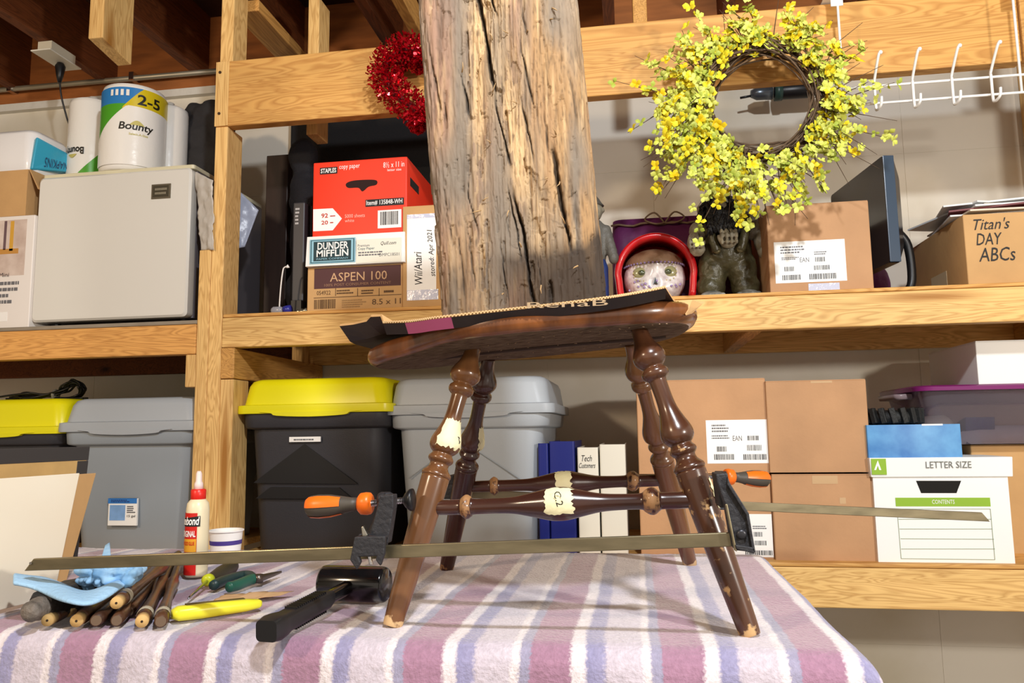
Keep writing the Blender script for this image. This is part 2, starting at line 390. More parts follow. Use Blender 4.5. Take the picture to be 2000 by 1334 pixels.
# ================================================================== CARTONS
def carton(name, label, cat, px0, px1, pyt, Y, zb, dep, m, group=None, pym=None, lip=False):
    h = P((px0+px1)/2, pyt, Y).z-zb
    pm = (pyt+ (pym or pyt+120))/2
    x0, x1 = P(px0, pm, Y).x, P(px1, pm, Y).x
    root = thing(name, label, cat, ((x0+x1)/2, Y+dep/2, zb), group=group)
    w_ = x1-x0
    obj('carton_body', loft(BM(), [(w_, dep, .003, .0), (w_*1.002, dep*1.002, .004, h*.5), (w_, dep, .003, h-.003)]), m, root, smooth='auto')
    bm = BM(); box(bm, -w_/2+.001, -dep/2+.001, h-.003, w_/2-.001, -.0008, h); box(bm, -w_/2+.001, .0008, h-.003, w_/2-.001, dep/2-.001, h)
    obj('top_flap', bm, m, root, bevel=.001)
    return root, w_, h
def bulk_tape(root, px0, px1, Y, pyt, pyb, m=M_tape):
    quad(root, 'tape', (px0, pyt, px1, pyb), m, Y, .0006)

# --- lower shelf
BY = SY+.045
r1, _, _ = carton('shipping_carton', 'brown carton with a white barcode label, on top of its stack', 'box', 1245, 1499, 741, BY, P(1380, 925, BY).z, .36, M_card, 'brown cartons on the lower shelf', 925)
WL = mat('white_label', 'F7F6F2', .45); GI = mat('grey_ink', '6c6c70', .6)
quad(r1, 'shipping_label', (1380, 820, 1500-1, 905), WL, BY)
greek(r1, (1390, 828, 1425, 845), GI, BY, 3); greek(r1, (1390, 849, 1424, 858), GI, BY, 2); txt(r1, 'EAN', (1431, 851, 1449, 861), GI, BY)
bars(r1, (1400, 872, 1420, 882), M_ink, BY, 9); bars(r1, (1395, 887, 1434, 898), M_ink, BY, 15); bars(r1, (1459, 869, 1489, 880), M_ink, BY, 10); bars(r1, (1452, 887, 1497, 898), M_ink, BY, 16); bars(r1, (1460, 851, 1481, 860), M_ink, BY, 8)
zC = P(1380, 925, BY).z
r2, _, _ = carton('shipping_carton', 'brown carton at the foot of the labelled stack, behind the chair leg', 'box', 1250, 1508, 926.5, BY, S0, .36, M_card, 'brown cartons on the lower shelf', 1090)
quad(r2, 'shipping_label', (1425, 1004, 1509, 1088), WL, BY)
bars(r2, (1472, 1039, 1490, 1048), M_ink, BY, 8); bars(r2, (1474, 1056, 1498, 1065), M_ink, BY, 9); bars(r2, (1456, 1075, 1510, 1084), M_ink, BY, 18); greek(r2, (1470, 1026, 1498, 1034), GI, BY, 2)
r3, _, _ = carton('shipping_carton', 'plain brown carton on top of the middle stack', 'box', 1499, 1697, 742, BY-.01, P(1600, 922, BY).z, .37, M_card, 'brown cartons on the lower shelf', 922)
r4, _, _ = carton('shipping_carton', 'plain brown carton at the bottom of the middle stack with shiny tape', 'box', 1511, 1716, 926, BY-.01, S0, .37, M_card, 'brown cartons on the lower shelf', 1105)
bulk_tape(r4, 1586, 1636, BY-.01, 929, 945); bulk_tape(r4, 1598, 1655, BY-.01, 1096, 1106); bulk_tape(r3, 1583, 1625, BY-.01, 744, 748); bulk_tape(r4, 1640, 1652, BY-.01, 972, 984)
r5, _, _ = carton('shipping_carton', 'tan carton behind the file box at the right edge', 'box', 1905, 2110, 868, BY+.14, S0, .30, M_card2, None, 1100)
# file box
FY = BY-.02
fb = thing('file_box', 'white cardboard file box with green CONTENTS panel and lift-off lid', 'box', (P(1845, 1000, FY).x, FY+.17, S0))
x0, x1 = P(1716, 1100, FY).x, P(1983, 1100, FY).x; zt = P(1840, 928, FY).z; WBX = mat('white_cardboard', 'F1F1ED', .6)
cx = (x0+x1)/2-fb.location.x
hw = (x1-x0)/2
for (nm, a) in (('box_side', (cx-hw, -.17, 0, cx+hw, -.166, zt-S0)), ('box_side', (cx-hw, .166, 0, cx+hw, .17, zt-S0)), ('box_side', (cx-hw, -.166, 0, cx-hw+.004, .166, zt-S0)), ('box_side', (cx+hw-.004, -.166, 0, cx+hw, .166, zt-S0)), ('box_bottom', (cx-hw+.004, -.166, 0, cx+hw-.004, .166, .004))):
    obj(nm, B1(*a), WBX, fb)
zl = P(1840, 893, FY).z; xa, xb = P(1700, 910, FY-.006).x-fb.location.x, P(1977, 910, FY-.006).x-fb.location.x
obj('lid', loft(BM(), [(xb-xa, .352, .002, zt-S0-.004, (xa+xb)/2, 0), (xb-xa+.004, .356, .002, zl-S0, (xa+xb)/2, 0)]), WBX, fb, bevel=.0015)
GR = mat('lime_green_print', '8DB52E', .6); LY = FY-.0085
quad(fb, 'logo_patch', (1702, 896, 1731, 927), GR, LY, .001)
ax = [P(px, py, LY) for px, py in ((1707, 918), (1714, 899), (1721, 918), (1717, 918), (1714, 909), (1711, 918))]
obj('logo', prism(BM(), [(v.x, v.z) for v in ax], LY-.0016, LY-.0009), M_white, fb, W=True)
txt(fb, 'LETTER SIZE', (1808, 901, 1897, 914), mat('dark_grey_print', '6E716B', .6), LY, .0012)
hp = [P(px, py, FY) for px, py in ((1789, 939), (1877, 939), (1868, 963), (1799, 963))]
obj('handle_hole', prism(BM(), [(v.x, v.z) for v in hp], FY-.0008, FY+.0002), mat('dark_hole', '17150f', .9), fb, W=True)
quad(fb, 'contents_bar', (1749, 972, 1934, 989), GR, FY); txt(fb, 'CONTENTS', (1820, 976, 1864, 984), M_white, FY, .0012)
def line(root, a, b_, m, Y, wd=.0012, name='ruled_line'):
    p, q = P(*a, Y), P(*b_, Y); d = (q-p).normalized(); n_ = Vector((-d.z, 0, d.x))*wd/2
    pl = [(p+n_), (q+n_), (q-n_), (p-n_)]
    return prism(BM(), [(v.x, v.z) for v in pl], Y-.0012, Y-.0002)
GL = mat('sage_line', '9BA88B', .6)
bmL = BM()
for a, b_ in (((1752, 994), (1934, 994)), ((1755, 1014), (1936, 1014)), ((1757, 1033), (1938, 1033)), ((1759, 1052), (1941, 1053)), ((1760, 1072), (1943, 1072)), ((1752, 994), (1760, 1091)), ((1934, 994), (1943, 1093)), ((1760, 1091), (1943, 1093))):
    t_ = line(fb, a, b_, GL, FY); tm = bpy.data.meshes.new('x'); t_.to_mesh(tm); t_.free(); bmL.from_mesh(tm); bpy.data.meshes.remove(tm)
obj('ruled_lines', bmL, GL, fb, W=True)
# blue box on the file box
BLY = FY+.0
zf = zl
bx0, bx1 = P(1694, 860, BLY).x, P(1878, 860, BLY).x
bb = thing('blue_box', 'flat blue mottled box lying on the file box', 'box', ((bx0+bx1)/2, BLY+.09, zf))
obj('box_body', loft(BM(), [(bx1-bx0, .18, .002, 0), (bx1-bx0, .18, .002, P(1790, 829, BLY).z-zf)]), mat('blue_sky_print', '2D6FB4', .35, c2='63A3D6', vscale=14), bb, smooth='auto')
quad(bb, 'white_tab', (1800, 828, 1841, 831), WL, BLY)
# treaded rubber thing on the blue box
zb2 = P(1790, 829, BLY).z
tt = thing('rubber_tread_wheel', 'black knobbly toy wheel lying on the blue box', 'wheel', (P(1742, 820, BLY+.09).x, BLY+.09, zb2))
RB = mat('black_rubber', '1c1d1c', .6, bump=.4)
obj('tyre', lathe(BM(), [(.018, .004), (.052, 0), (.066, .006), (.069, .02), (.066, .032), (.05, .038), (.018, .03)], None, 28), RB, tt, True)
bmt = BM()
for k in range(18):
    a = 2*math.pi*k/18
    box(bmt, .062, -.007, .004, .076, .007, .044, Matrix.Rotation(a, 4, 'Z') @ Matrix.Rotation(rad(12), 4, 'X'))
obj('tread_blocks', bmt, RB, tt, bevel=.002)
# clear tote with purple lid, white box above
CY = SY+.12
ztot = P(1900, 868, CY).z
ct = thing('clear_tote', 'see-through plastic tote with purple rim at the right edge', 'storage box', (P(1925, 810, CY).x, CY+.16, ztot))
GLS = mat('clear_plastic', 'D9D2DC', .12, trans=.92, ior=1.25)
xa, xb = P(1800, 770, CY).x-ct.location.x, P(2110, 770, CY).x-ct.location.x; htt = P(1930, 752, CY).z-ztot
cxx = (xa+xb)/2; ww = xb-xa
# outer and inner wall make a thin shell
obj('tote_shell', loft(loft(BM(), [(ww*.86, .26, .03, 0, cxx, 0), (ww*.92, .29, .035, htt*.5, cxx, 0), (ww, .32, .04, htt-.012, cxx, 0)], cap1=False), [(ww-.006, .314, .038, htt-.012, cxx, 0), (ww*.92-.006, .284, .033, htt*.5, cxx, 0), (ww*.86-.006, .254, .028, .004, cxx, 0)], cap0=False), GLS, ct, True)
PUR = mat('purple_plastic', '7A1F66', .3)
obj('purple_lid', loft(BM(), [(ww+.03, .35, .04, htt-.012, cxx, 0), (ww+.032, .352, .04, htt-.002, cxx, 0), (ww+.02, .34, .04, htt+.002, cxx, 0)]), PUR, ct, smooth='auto')
obj('grip_handle', loft(BM(), [(.05, .16, .02, htt-.03, xa-.015, 0), (.055, .17, .02, htt-.016, xa-.015, 0)]), mat('frosted_handle', 'B9A4A8', .3, trans=.3), ct, True)
obj('contents_cloth', loft(BM(), [(ww*.7, .2, .05, .006, cxx+.03, 0), (ww*.75, .22, .06, .04, cxx+.03, 0), (ww*.5, .15, .05, .06, cxx+.05, 0)]), mat('white_stored_cloth', 'D5D3D0', .8, bump=.8, bscale=25), ct, True)
obj('contents_ball', ball(BM(), (xa+.07, -.06, .05), .035), mat('cream_ball', 'D9D2B4', .5), ct, True)
obj('contents_box', B1(xa+.12, -.10, .006, xa+.19, .02, .075), mat('navy_box', '23265C', .5), ct)
zwb = ztot+htt+.002
wbx = thing('white_box', 'plain white cardboard box sitting on the purple-rimmed tote', 'box', (P(1960, 715, CY).x, CY+.19, zwb))
xw0 = P(1912, 715, CY).x-wbx.location.x
obj('carton_body', B1(xw0, -.18, 0, xw0+.36, .15, P(1955, 664, CY).z-zwb-.002), WBX, wbx, bevel=.002)
obj('top_flap', B1(xw0+.001, -.179, P(1955, 664, CY).z-zwb-.002, xw0+.359, .149, P(1955, 664, CY).z-zwb), WBX, wbx)

# binders
def binder(label, px0, px1, pyt, m, mp, Y=BY+.02, dep=.29, group='ring binders on the lower shelf'):
    x0, x1 = P(px0, 960, Y).x, P(px1, 960, Y).x; h = P((px0+px1)/2, pyt, Y).z-S0; w_ = x1-x0
    rt = thing('ring_binder', label, 'binder', ((x0+x1)/2, Y, S0), group=group)
    obj('spine', loft(BM(), [(w_, .012, .005, 0, 0, .006), (w_, .012, .005, h, 0, .006)]), m, rt, smooth='auto')
    obj('cover', B1(-w_/2, .012, 0, -w_/2+.0025, dep, h), m, rt); obj('cover', B1(w_/2-.0025, .012, 0, w_/2, dep, h), m, rt)
    obj('pages', B1(-w_/2+.004, .02, .006, w_/2-.004, dep-.01, h-.012), mp, rt)
    return rt
PG = mat('page_edges', 'D8D3C2', .8); BV = mat('blue_vinyl', '14206E', .35); WV = mat('white_vinyl', 'DEDACB', .35)
binder('slim dark blue binder standing next to the grey tote', 1052, 1072, 866, BV, PG)
binder('wide blue binder between the slim blue one and the white ones', 1074, 1124, 862, BV, PG)
bq = binder('white binder with handwritten Tech Customers on the spine', 1129, 1170, 874, WV, PG)
txt(bq, 'Tech', (1136, 889, 1156, 901), M_ink, BY+.02, .0012, shear=.3); txt(bq, 'Customers', (1131, 904, 1163, 914), M_ink, BY+.02, .0012, shear=.4)
binder('white binder without writing, right of the labelled one', 1173, 1224, 868, WV, PG)
bk = thing('black_case', 'flat black case lying on the binders under the wall', 'case', (P(1160, 850, BY+.1).x, BY+.15, 0))
bpy.data.objects.remove(bk)

# ================================================================== TOTES
def tote(label, px0, px1, py, Y, zb, dep, ml, mb, group='lidded storage totes on the lower shelves', tabx=None, side=None):
    """py: lid top, rim top, rim bottom, collar bottom"""
    xm = (px0+px1)/2; z_ = [P(xm, v, Y).z-zb for v in py]
    x0, x1 = P(px0, py[2], Y).x, P(px1, py[2], Y).x; w_ = x1-x0; rt = thing('lidded_tote', label, 'storage tote', ((x0+x1)/2, Y+dep/2, zb), group=group)
    r_ = .035
    lid_o = obj('lid', loft(BM(), [(w_, dep, r_, z_[2]), (w_+.002, dep+.002, r_, z_[2]+.006), (w_, dep, r_, z_[1]), (w_-.03, dep-.03, r_, z_[1]+.003), (w_-.046, dep-.046, .04, z_[0]-.02), (w_-.058, dep-.058, .045, z_[0]-.006), (w_-.085, dep-.085, .04, z_[0])], n=6), ml, rt, smooth='auto', ang=55)
    tp = catmull([(-.13*w_/.4, 0, 0), (-.10*w_/.4, 0, -.004), (-.085*w_/.4, 0, -.011), (0, 0, -.015), (.085*w_/.4, 0, -.011), (.10*w_/.4, 0, -.004), (.13*w_/.4, 0, 0)], 3)
    poly = [(v.x, v.z+z_[2]+.004) for v in tp]
    obj('lid_tab', prism(BM(), poly, -dep/2-.004, -dep/2+.02), ml, lid_o, bevel=.0015)
    c = w_-.028
    obj('body', loft(BM(), [(c*.80, dep*.80, .04, 0), (c*.80+.004, dep*.8+.004, .04, .004), (c*.90, dep*.90, .045, z_[3]-.004), (c*.965, dep*.955, .045, z_[3]), (c*.985, dep*.965, .045, z_[3]+.004), (c, dep*.97, .045, z_[2]-.001)], n=6), mb, rt, smooth='auto', ang=55)
    return rt
YL = mat('yellow_plastic', 'E4DC10', .33); CH = mat('charcoal_plastic', '35353A', .45, bump=.1, bscale=300); GY = mat('grey_plastic', 'A9B0B6', .42, bump=.06, bscale=300); GYB = mat('grey_plastic_tub', '97A0A8', .45)
TY = SY+.02
t1 = tote('black tote with yellow lid standing right of the pine posts', 455, 762, (737, 790, 806, 835), TY, S0, .50, YL, CH)
quad(t1, 'label_sticker', (581, 771, 614, 782), WL, TY+.026, .004); greek(t1, (586, 774, 609, 780), GI, TY+.022, 1)
quad(t1, 'label_sticker', (566, 853, 627, 863), WL, TY+.021, .004); greek(t1, (574, 856, 618, 861), GI, TY+.017, 1)
EM = mat('embossed_black', '131315', .3)
for pl in (((497, 943), (597, 867), (700, 945)), ((502, 973), (531, 951), (664, 952), (690, 974))):
    v = [P(a, b_, TY+.034) for a, b_ in pl]
    obj('embossed_arrow', prism(BM(), [(q.x, q.z) for q in v], TY+.026, TY+.06), EM, t1, W=True)
t2 = tote('light grey tote with grey lid between the yellow-lidded tote and the binders', 746, 1082, (735, 790, 808, 835), TY+.03, S0, .50, GY, GY)
bpy.context.view_layer.update()
bm_ = BM()
for a, b_ in (((800, 935), (900, 860)), ((900, 860), (1045, 955))):
    p, q_ = P(*a, TY+.058), P(*b_, TY+.058); tube(bm_, [p, q_], .0016, 4)
obj('embossed_line', bm_, GYB, t2, W=True)
t3 = tote('dark grey tote with grey lid standing left of the pine posts', 104, 388, (776, 824, 842, 868), TY, S0, .50, GY, GYB)
quad(t3, 'label_sticker', (210, 799, 251, 808), WL, TY+.026, .004); greek(t3, (215, 802, 244, 807), GI, TY+.022, 1)
TS = TY+.032
quad(t3, 'size_sticker', (214, 973, 270, 1026), WL, TS, .006); quad(t3, 'sticker_band', (214, 973, 270, 983), mat('sticker_blue', '2F78C4', .5), TS, .0068); quad(t3, 'sticker_picture', (217, 986, 247, 1016), mat('sticker_pale_blue', '7FA9DC', .5, var=.2), TS, .0068)
txt(t3, '15 gal', (251, 1005, 267, 1011), M_ink, TS, .0074); greek(t3, (251, 987, 267, 1002), GI, TS, 4, .0074); greek(t3, (220, 975, 262, 981), mat('navy_ink', '1B2C6C', .6), TS, 2, .0074)
bm_ = BM()
for a, b_ in (((185, 935), (237, 902)), ((237, 902), (340, 972)), ((215, 955), (243, 935)), ((243, 935), (305, 975))): tube(bm_, [P(*a, TS+.008), P(*b_, TS+.008)], .0014, 4)
obj('embossed_line', bm_, mat('tote_line_grey', '6f7880', .5), t3, W=True)
t4 = tote('black tote with yellow lid at the left edge under the cable bundle', -190, 124, (780, 836, 849, 870), TY+.02, S0, .50, YL, CH)

# cables on the yellow lid
zc = P(60, 780, TY+.1).z+.004
zc = t4.location.z+(P(-33, 780, TY+.02).z-S0)
cb = thing('cable_bundle', 'tied bundle of black cables lying on the yellow tote lid', 'cables', (P(90, 775, TY+.2).x, TY+.2, zc))
bm_ = BM(); rnd = random.Random(3)
for k in range(9):
    pts = [(rnd.uniform(-.17, -.1), rnd.uniform(-.05, .05), rnd.uniform(.006, .02)), (-.05+rnd.uniform(-.02, .02), rnd.uniform(-.04, .04), rnd.uniform(.006, .035)), (.03, rnd.uniform(-.015, .015), .012+rnd.uniform(0, .015)),
           (.07, rnd.uniform(-.02, .02), .03+rnd.uniform(0, .02)), (.105, rnd.uniform(-.02, .02), .05+rnd.uniform(0, .02)), (.13, rnd.uniform(-.02, .02), .03+rnd.uniform(0, .02)), (.11, rnd.uniform(-.02, .02), .012), (.05, rnd.uniform(-.02, .02), .008)]
    if k % 3 == 0: pts += [(.15, rnd.uniform(-.02, .02), .006)]
    tube(bm_, catmull(pts, 5), .0035, 6)
obj('cables', bm_, M_black, cb, True); obj('cable_tie', lathe(BM(), [(.018, -.003), (.019, 0), (.018, .003)], Matrix.Translation((.035, 0, .02)) @ Matrix.Rotation(rad(90), 4, 'Y'), 12), mat('grey_tie', '8c8c88', .4), cb, True)

# ================================================================== FRIDGE
FRY = SY+.03
x0, x1 = P(68, 480, FRY).x, P(368, 480, FRY).x; zt = P(225, 334, FRY).z; w_ = x1-x0
fr = thing('mini_fridge', 'small white fridge with a plain door and square badge', 'fridge', ((x0+x1)/2, FRY, A1)); hF = zt-A1
FW = mat('fridge_white', 'DEDCD4', .28, coat=.3); FG = mat('fridge_dark_side', '5A565A', .35)
obj('cabinet', loft(BM(), [(w_-.004, .42, .008, .018, 0, .25), (w_-.004, .42, .008, hF-.004, 0, .25)]), FG, fr, smooth='auto')
obj('top_cap', loft(BM(), [(w_, .44, .01, hF-.004, 0, .235), (w_, .44, .01, hF+.010, 0, .235)]), mat('cream_plastic', 'D9D3B4', .4), fr, bevel=.003)
Mx = Matrix.Rotation(rad(90), 4, 'X')
door_o = obj('door', loft(BM(), [(w_-.006, hF-.028, .010, 0, 0, (hF+.012)/2), (w_, hF-.022, .014, .010, 0, (hF+.012)/2), (w_, hF-.022, .014, .034, 0, (hF+.012)/2), (w_-.012, hF-.034, .014, .040, 0, (hF+.012)/2)], Matrix.Translation((0, .040, 0)) @ Mx, n=5), FW, fr, smooth='auto', ang=30)
obj('door_gasket', B1(-w_/2+.006, .0395, .022, w_/2-.006, .0405, hF-.006), mat('grey_gasket', '77757A', .6), fr)
bz = quad(door_o, 'badge', (297, 360, 334, 388), mat('brushed_badge', '8A8474', .3, .8), FRY, .003)
quad(door_o, 'badge_plate', (300, 363, 331, 385), mat('badge_dark', '5a564a', .35, .7), FRY, .0036); greek(door_o, (304, 366, 327, 382), mat('badge_light', 'B8B3A2', .3, .8), FRY, 2, .0042)
for sx in (-1, 1):
    for yy in (.06, .42): obj('foot', lathe(BM(), [(.014, 0), (.014, .018)], Matrix.Translation((sx*(w_/2-.04), yy, 0)), 12), M_black, fr)
ZF = A1+hF+.010

# coffee maker box and open carton at far left
cbx, _, _ = carton('coffee_maker_box', 'white printed coffee maker box under the open carton', 'box', -70, 62, 424, FRY-.005, A1, .30, mat('white_gloss_card', 'E8E2DC', .4), None, 640)
CBY = FRY-.005
quad(cbx, 'printed_picture', (-70, 432, 50, 540), mat('kitchen_photo_print', 'B79F92', .4, c2='E2D3C8', vscale=12), CBY); quad(cbx, 'printed_shelf', (-70, 488, 36, 498), mat('wood_print', 'C28C42', .5), CBY, .0012)
quad(cbx, 'printed_spine', (20, 432, 27, 490), mat('yellow_print', 'D2A03A', .5), CBY, .0012); quad(cbx, 'printed_spine', (8, 432, 13, 488), mat('mauve_print', '6A5256', .5), CBY, .0012)
txt(cbx, 'Mini', (-1, 533, 18, 541), mat('brown_ink', '4a4040', .6), CBY); greek(cbx, (-30, 548, 36, 596), GI, CBY, 4); quad(cbx, 'printed_cup', (-5, 610, 14, 628), M_white, CBY, .0012)
bpy.context.view_layer.update()
sx_ = P(62, 530, CBY).x
for z0_, z1_, mm in ((.235, .255, M_ink), (.20, .225, mat('print_grey', '8c8684', .5)), (.165, .18, M_ink)):
    obj('side_print', lathe(BM(), [((z1_-z0_)/2, 0), ((z1_-z0_)/2, .0012)], Matrix.Translation((sx_, CBY+.05, A1+z0_+.06)) @ Matrix.Rotation(rad(90), 4, 'Y'), 14), mm, cbx, W=True)
zc0 = P(0, 424, CBY).z
oc = thing('open_carton', 'open brown carton with its flaps up, left of the fridge', 'box', (P(10, 380, CBY).x, CBY+.13, zc0+.0005))
xl, xr = P(-75, 380, CBY).x-oc.location.x, P(52, 380, CBY).x-oc.location.x; hc = P(0, 335, CBY).z-zc0
for a in ((xl, -.13, 0, xr, -.127, hc), (xl, .127, 0, xr, .13, hc), (xl, -.127, 0, xl+.003, .127, hc), (xr-.003, -.127, 0, xr, .127, hc), (xl+.003, -.127, 0, xr-.003, .127, .003)): obj('side', B1(*a), M_card2, oc)
obj('flap', B1(0, -.127, -.075, .003, .127, 0), M_card2, oc).matrix_local = Matrix.Translation((xr+.001, 0, hc)) @ Matrix.Rotation(rad(-28), 4, 'Y')
obj('flap', B1(0, -.12, 0, .003, .12, .07), M_card2, oc).matrix_local = Matrix.Translation((xl+.0, 0, hc)) @ Matrix.Rotation(rad(-60), 4, 'Y')
# napkin pack on the open carton
np_ = thing('napkin_pack', 'white and turquoise wrapped napkin pack lying on the open carton', 'package', (P(70, 300, CBY+.1).x, CBY+.12, zc0+hc+.002))
NX = np_.location.x
a0, a1_ = P(-60, 300, CBY+.03).x-NX, P(62, 300, CBY+.03).x-NX; b1_ = P(137, 310, CBY+.2).x-NX; hn = P(30, 252, CBY+.03).z-np_.location.z
WR = mat('glossy_white_wrap', 'EDECEC', .2, bump=.5, bscale=14); TQ = mat('turquoise_wrap', '3AA6C8', .25, bump=.3, bscale=20)
Mn = Matrix.Rotation(rad(30), 4, 'Z')
obj('wrapped_stack', loft(BM(), [(a1_-a0-.01, .16, .03, 0, (a0+a1_)/2, 0), (a1_-a0, .17, .035, .012, (a0+a1_)/2, 0), (a1_-a0, .17, .035, hn-.014, (a0+a1_)/2, 0), (a1_-a0-.02, .15, .03, hn, (a0+a1_)/2, 0)], n=5), WR, np_, True)
LN = np_.location
pr = [P(60, 331, CBY+.035)-LN, P(137, 336, CBY+.16)-LN, P(137, 301, CBY+.16)-LN, P(72, 266, CBY+.035)-LN]
for q_ in pr[:2]: q_.z = max(q_.z, .003)
bm_ = BM(); v0 = [bm_.verts.new(p) for p in pr]; v1 = [bm_.verts.new(p+Vector((-.09, .06, 0))) for p in pr]
bm_.faces.new(v0); bm_.faces.new(v1[::-1])
for i in range(4): bm_.faces.new((v0[i], v1[i], v1[(i+1) % 4], v0[(i+1) % 4]))
ns = obj('turquoise_end', bm_, TQ, np_, bevel=.006)
# mirrored lettering on the end: the pack lies upside down
fx = (pr[1]-pr[0]); cu = bpy.data.curves.new('t', 'FONT'); cu.body = 'NAPKINS'; cu.size = 1
t_ = bpy.data.objects.new('t', cu); COL.objects.link(t_); bpy.context.view_layer.update(); me = bpy.data.meshes.new_from_object(t_.evaluated_get(bpy.context.evaluated_depsgraph_get())); bpy.data.objects.remove(t_)
nrm = fx.cross(pr[3]-pr[0]).normalized(); nrm = nrm if nrm.y < 0 else -nrm
xx = [v.co.x for v in me.vertices]; yy = [v.co.y for v in me.vertices]; X0, X1_, Y0, Y1_ = min(xx), max(xx), min(yy), max(yy)
for v in me.vertices:
    u, k = (v.co.x-X0)/(X1_-X0), (v.co.y-Y0)/(Y1_-Y0); u = 1-u; k = 1-k
    up_ = pr[3]-pr[0]
    v.co = pr[0] + fx*(.3+.6*u) + up_*(.10+.3*k)*(1-.35*u) + nrm*.0015
me.materials.clear(); me.materials.append(mat('navy_print', '26456E', .5)); o = bpy.data.objects.new('lettering', me); COL.objects.link(o); o.parent = np_

# ================================================================== PAPER TOWELS
PT = mat('paper_towel_wrap', 'F3F1EA', .25, bump=.35, bscale=30)
def curved_patch(name, root, R, a0, a1, zlo, zhi, m, off=.0012, n=16, skew=0):
    """patch on a vertical cylinder; zlo/zhi may be functions of 0..1 along the arc"""
    bm = BM(); prev = None
    for i in range(n+1):
        t_ = i/n; a = rad(a0+(a1-a0)*t_); zl_ = zlo(t_) if callable(zlo) else zlo; zh_ = zhi(t_) if callable(zhi) else zhi
        c = ((R+off)*math.sin(a), -(R+off)*math.cos(a))
        cur = (bm.verts.new((c[0], c[1], zl_)), bm.verts.new((c[0], c[1], zh_)))
        if prev: bm.faces.new((prev[0], cur[0], cur[1], prev[1]))
        prev = cur
    return obj(name, bm, m, root, True)
def curved_text(root, s, R, a0, a1, z0, z1, m, off=.002, flip=False, shear=0):
    cu = bpy.data.curves.new('t', 'FONT'); cu.body = s; cu.shear = shear; cu.offset = .02
    t_ = bpy.data.objects.new('t', cu); COL.objects.link(t_); bpy.context.view_layer.update(); me = bpy.data.meshes.new_from_object(t_.evaluated_get(bpy.context.evaluated_depsgraph_get())); bpy.data.objects.remove(t_)
    xx = [v.co.x for v in me.vertices]; yy = [v.co.y for v in me.vertices]; X0, X1_, Y0, Y1_ = min(xx), max(xx), min(yy), max(yy)
    for v in me.vertices:
        u = (v.co.x-X0)/(X1_-X0); k = (v.co.y-Y0)/(Y1_-Y0)
        if flip: u, k = 1-u, 1-k
        a = rad(a0+(a1-a0)*u); v.co = ((R+off)*math.sin(a), -(R+off)*math.cos(a), z0+(z1-z0)*k)
    me.materials.clear(); me.materials.append(m); o = bpy.data.objects.new('lettering', me); COL.objects.link(o); o.parent = root; return o
def towel(label, px0, px1, pyt, Y, rz=rad(40)):
    x0, x1 = P(px0, 260, Y).x, P(px1, 260, Y).x; R = (x1-x0)/2; h = P((px0+px1)/2, pyt, Y).z-ZF
    rt = thing('paper_towel_roll', label, 'paper towels', ((x0+x1)/2, Y, ZF), rz, 'wrapped paper towel rolls on the fridge')
    obj('wrapped_roll', lathe(BM(), [(R*.9, 0), (R*.98, .004), (R, .02), (R, h-.02), (R*.96, h-.006), (R*.8, h), (R*.3, h+.002)], None, 40), PT, rt, True)
    obj('wrap_knot', lathe(BM(), [(R*.3, h), (R*.14, h+.008), (R*.22, h+.022), (R*.1, h+.026)], None, 9), mat('clear_wrap', 'E5E3DC', .15, trans=.4), rt, True)
    return rt, R, h
tg = mat('wrap_green', '4FA32B', .3); tb = mat('wrap_blue', '2F7FC4', .3); ty = mat('wrap_yellow', 'D9C21C', .3); bk_ = mat('wordmark_black', '1d1a12', .5); gold = mat('wordmark_gold', 'C9BF6A', .5)
r_, R, h = towel('front paper towel roll standing upright with the wordmark readable', 209, 314, 184, FRY+.10)
curved_patch('blue_band', r_, R, -88, 40, lambda t_: h*(.70), lambda t_: h*(.93), tb, .001)
curved_patch('green_band', r_, R, -88, 5, lambda t_: h*.36, lambda t_: h*.74, tg, .0013)
curved_patch('yellow_band', r_, R, -25, 88, lambda t_: h*.68, lambda t_: h*min(.93, .70+.23*t_/.30), ty, .0018)
curved_patch('white_field', r_, R, -88, 88, lambda t_: h*.05, lambda t_: h*min(.72-.04*max(0, t_-.4), .34+.95*t_), PT, .0022, 36)
curved_text(r_, '2-5', R, 0, 42, h*.74, h*.86, bk_, .003); curved_text(r_, 'Bounty', R, -30, 30, h*.42, h*.53, bk_, .003, shear=.15); curved_text(r_, 'Select-A-Size', R, -12, 20, h*.385, h*.41, gold, .003)
curved_patch('wordmark_sun', r_, R, -12, 14, h*.50, lambda t_: h*(.50+.055*math.sin(math.pi*t_)), gold, .0026)
curved_text(r_, 'IIII', R, -48, -14, h*.83, h*.90, PT, .003)
r_, R, h = towel('rear paper towel roll standing upside down behind the napkin pack', 143, 216, 204, FRY+.20)
curved_patch('green_band', r_, R, -35, 88, lambda t_: h*(.02+.1*t_), lambda t_: h*(.12+.58*t_), tg, .001)
curved_patch('blue_band', r_, R, 0, 88, 0.01*h, h*.10, tb, .0016); curved_patch('yellow_band', r_, R, -70, -20, .01*h, h*.12, ty, .0016)
curved_text(r_, 'Bounty', R, -75, -18, h*.35, h*.45, bk_, .003, flip=True)
curved_patch('wordmark_sun', r_, R, -62, -35, lambda t_: h*(.35-.04*math.sin(math.pi*t_)), h*.35, gold, .0026)
r_, R, h = towel('paper towel roll in crinkled clear wrap beside the dark bag', 300, 362, 215, FRY+.20)
curved_patch('green_band', r_, R, 20, 88, 0.01, lambda t_: h*(.1+.2*t_), tg, .001)

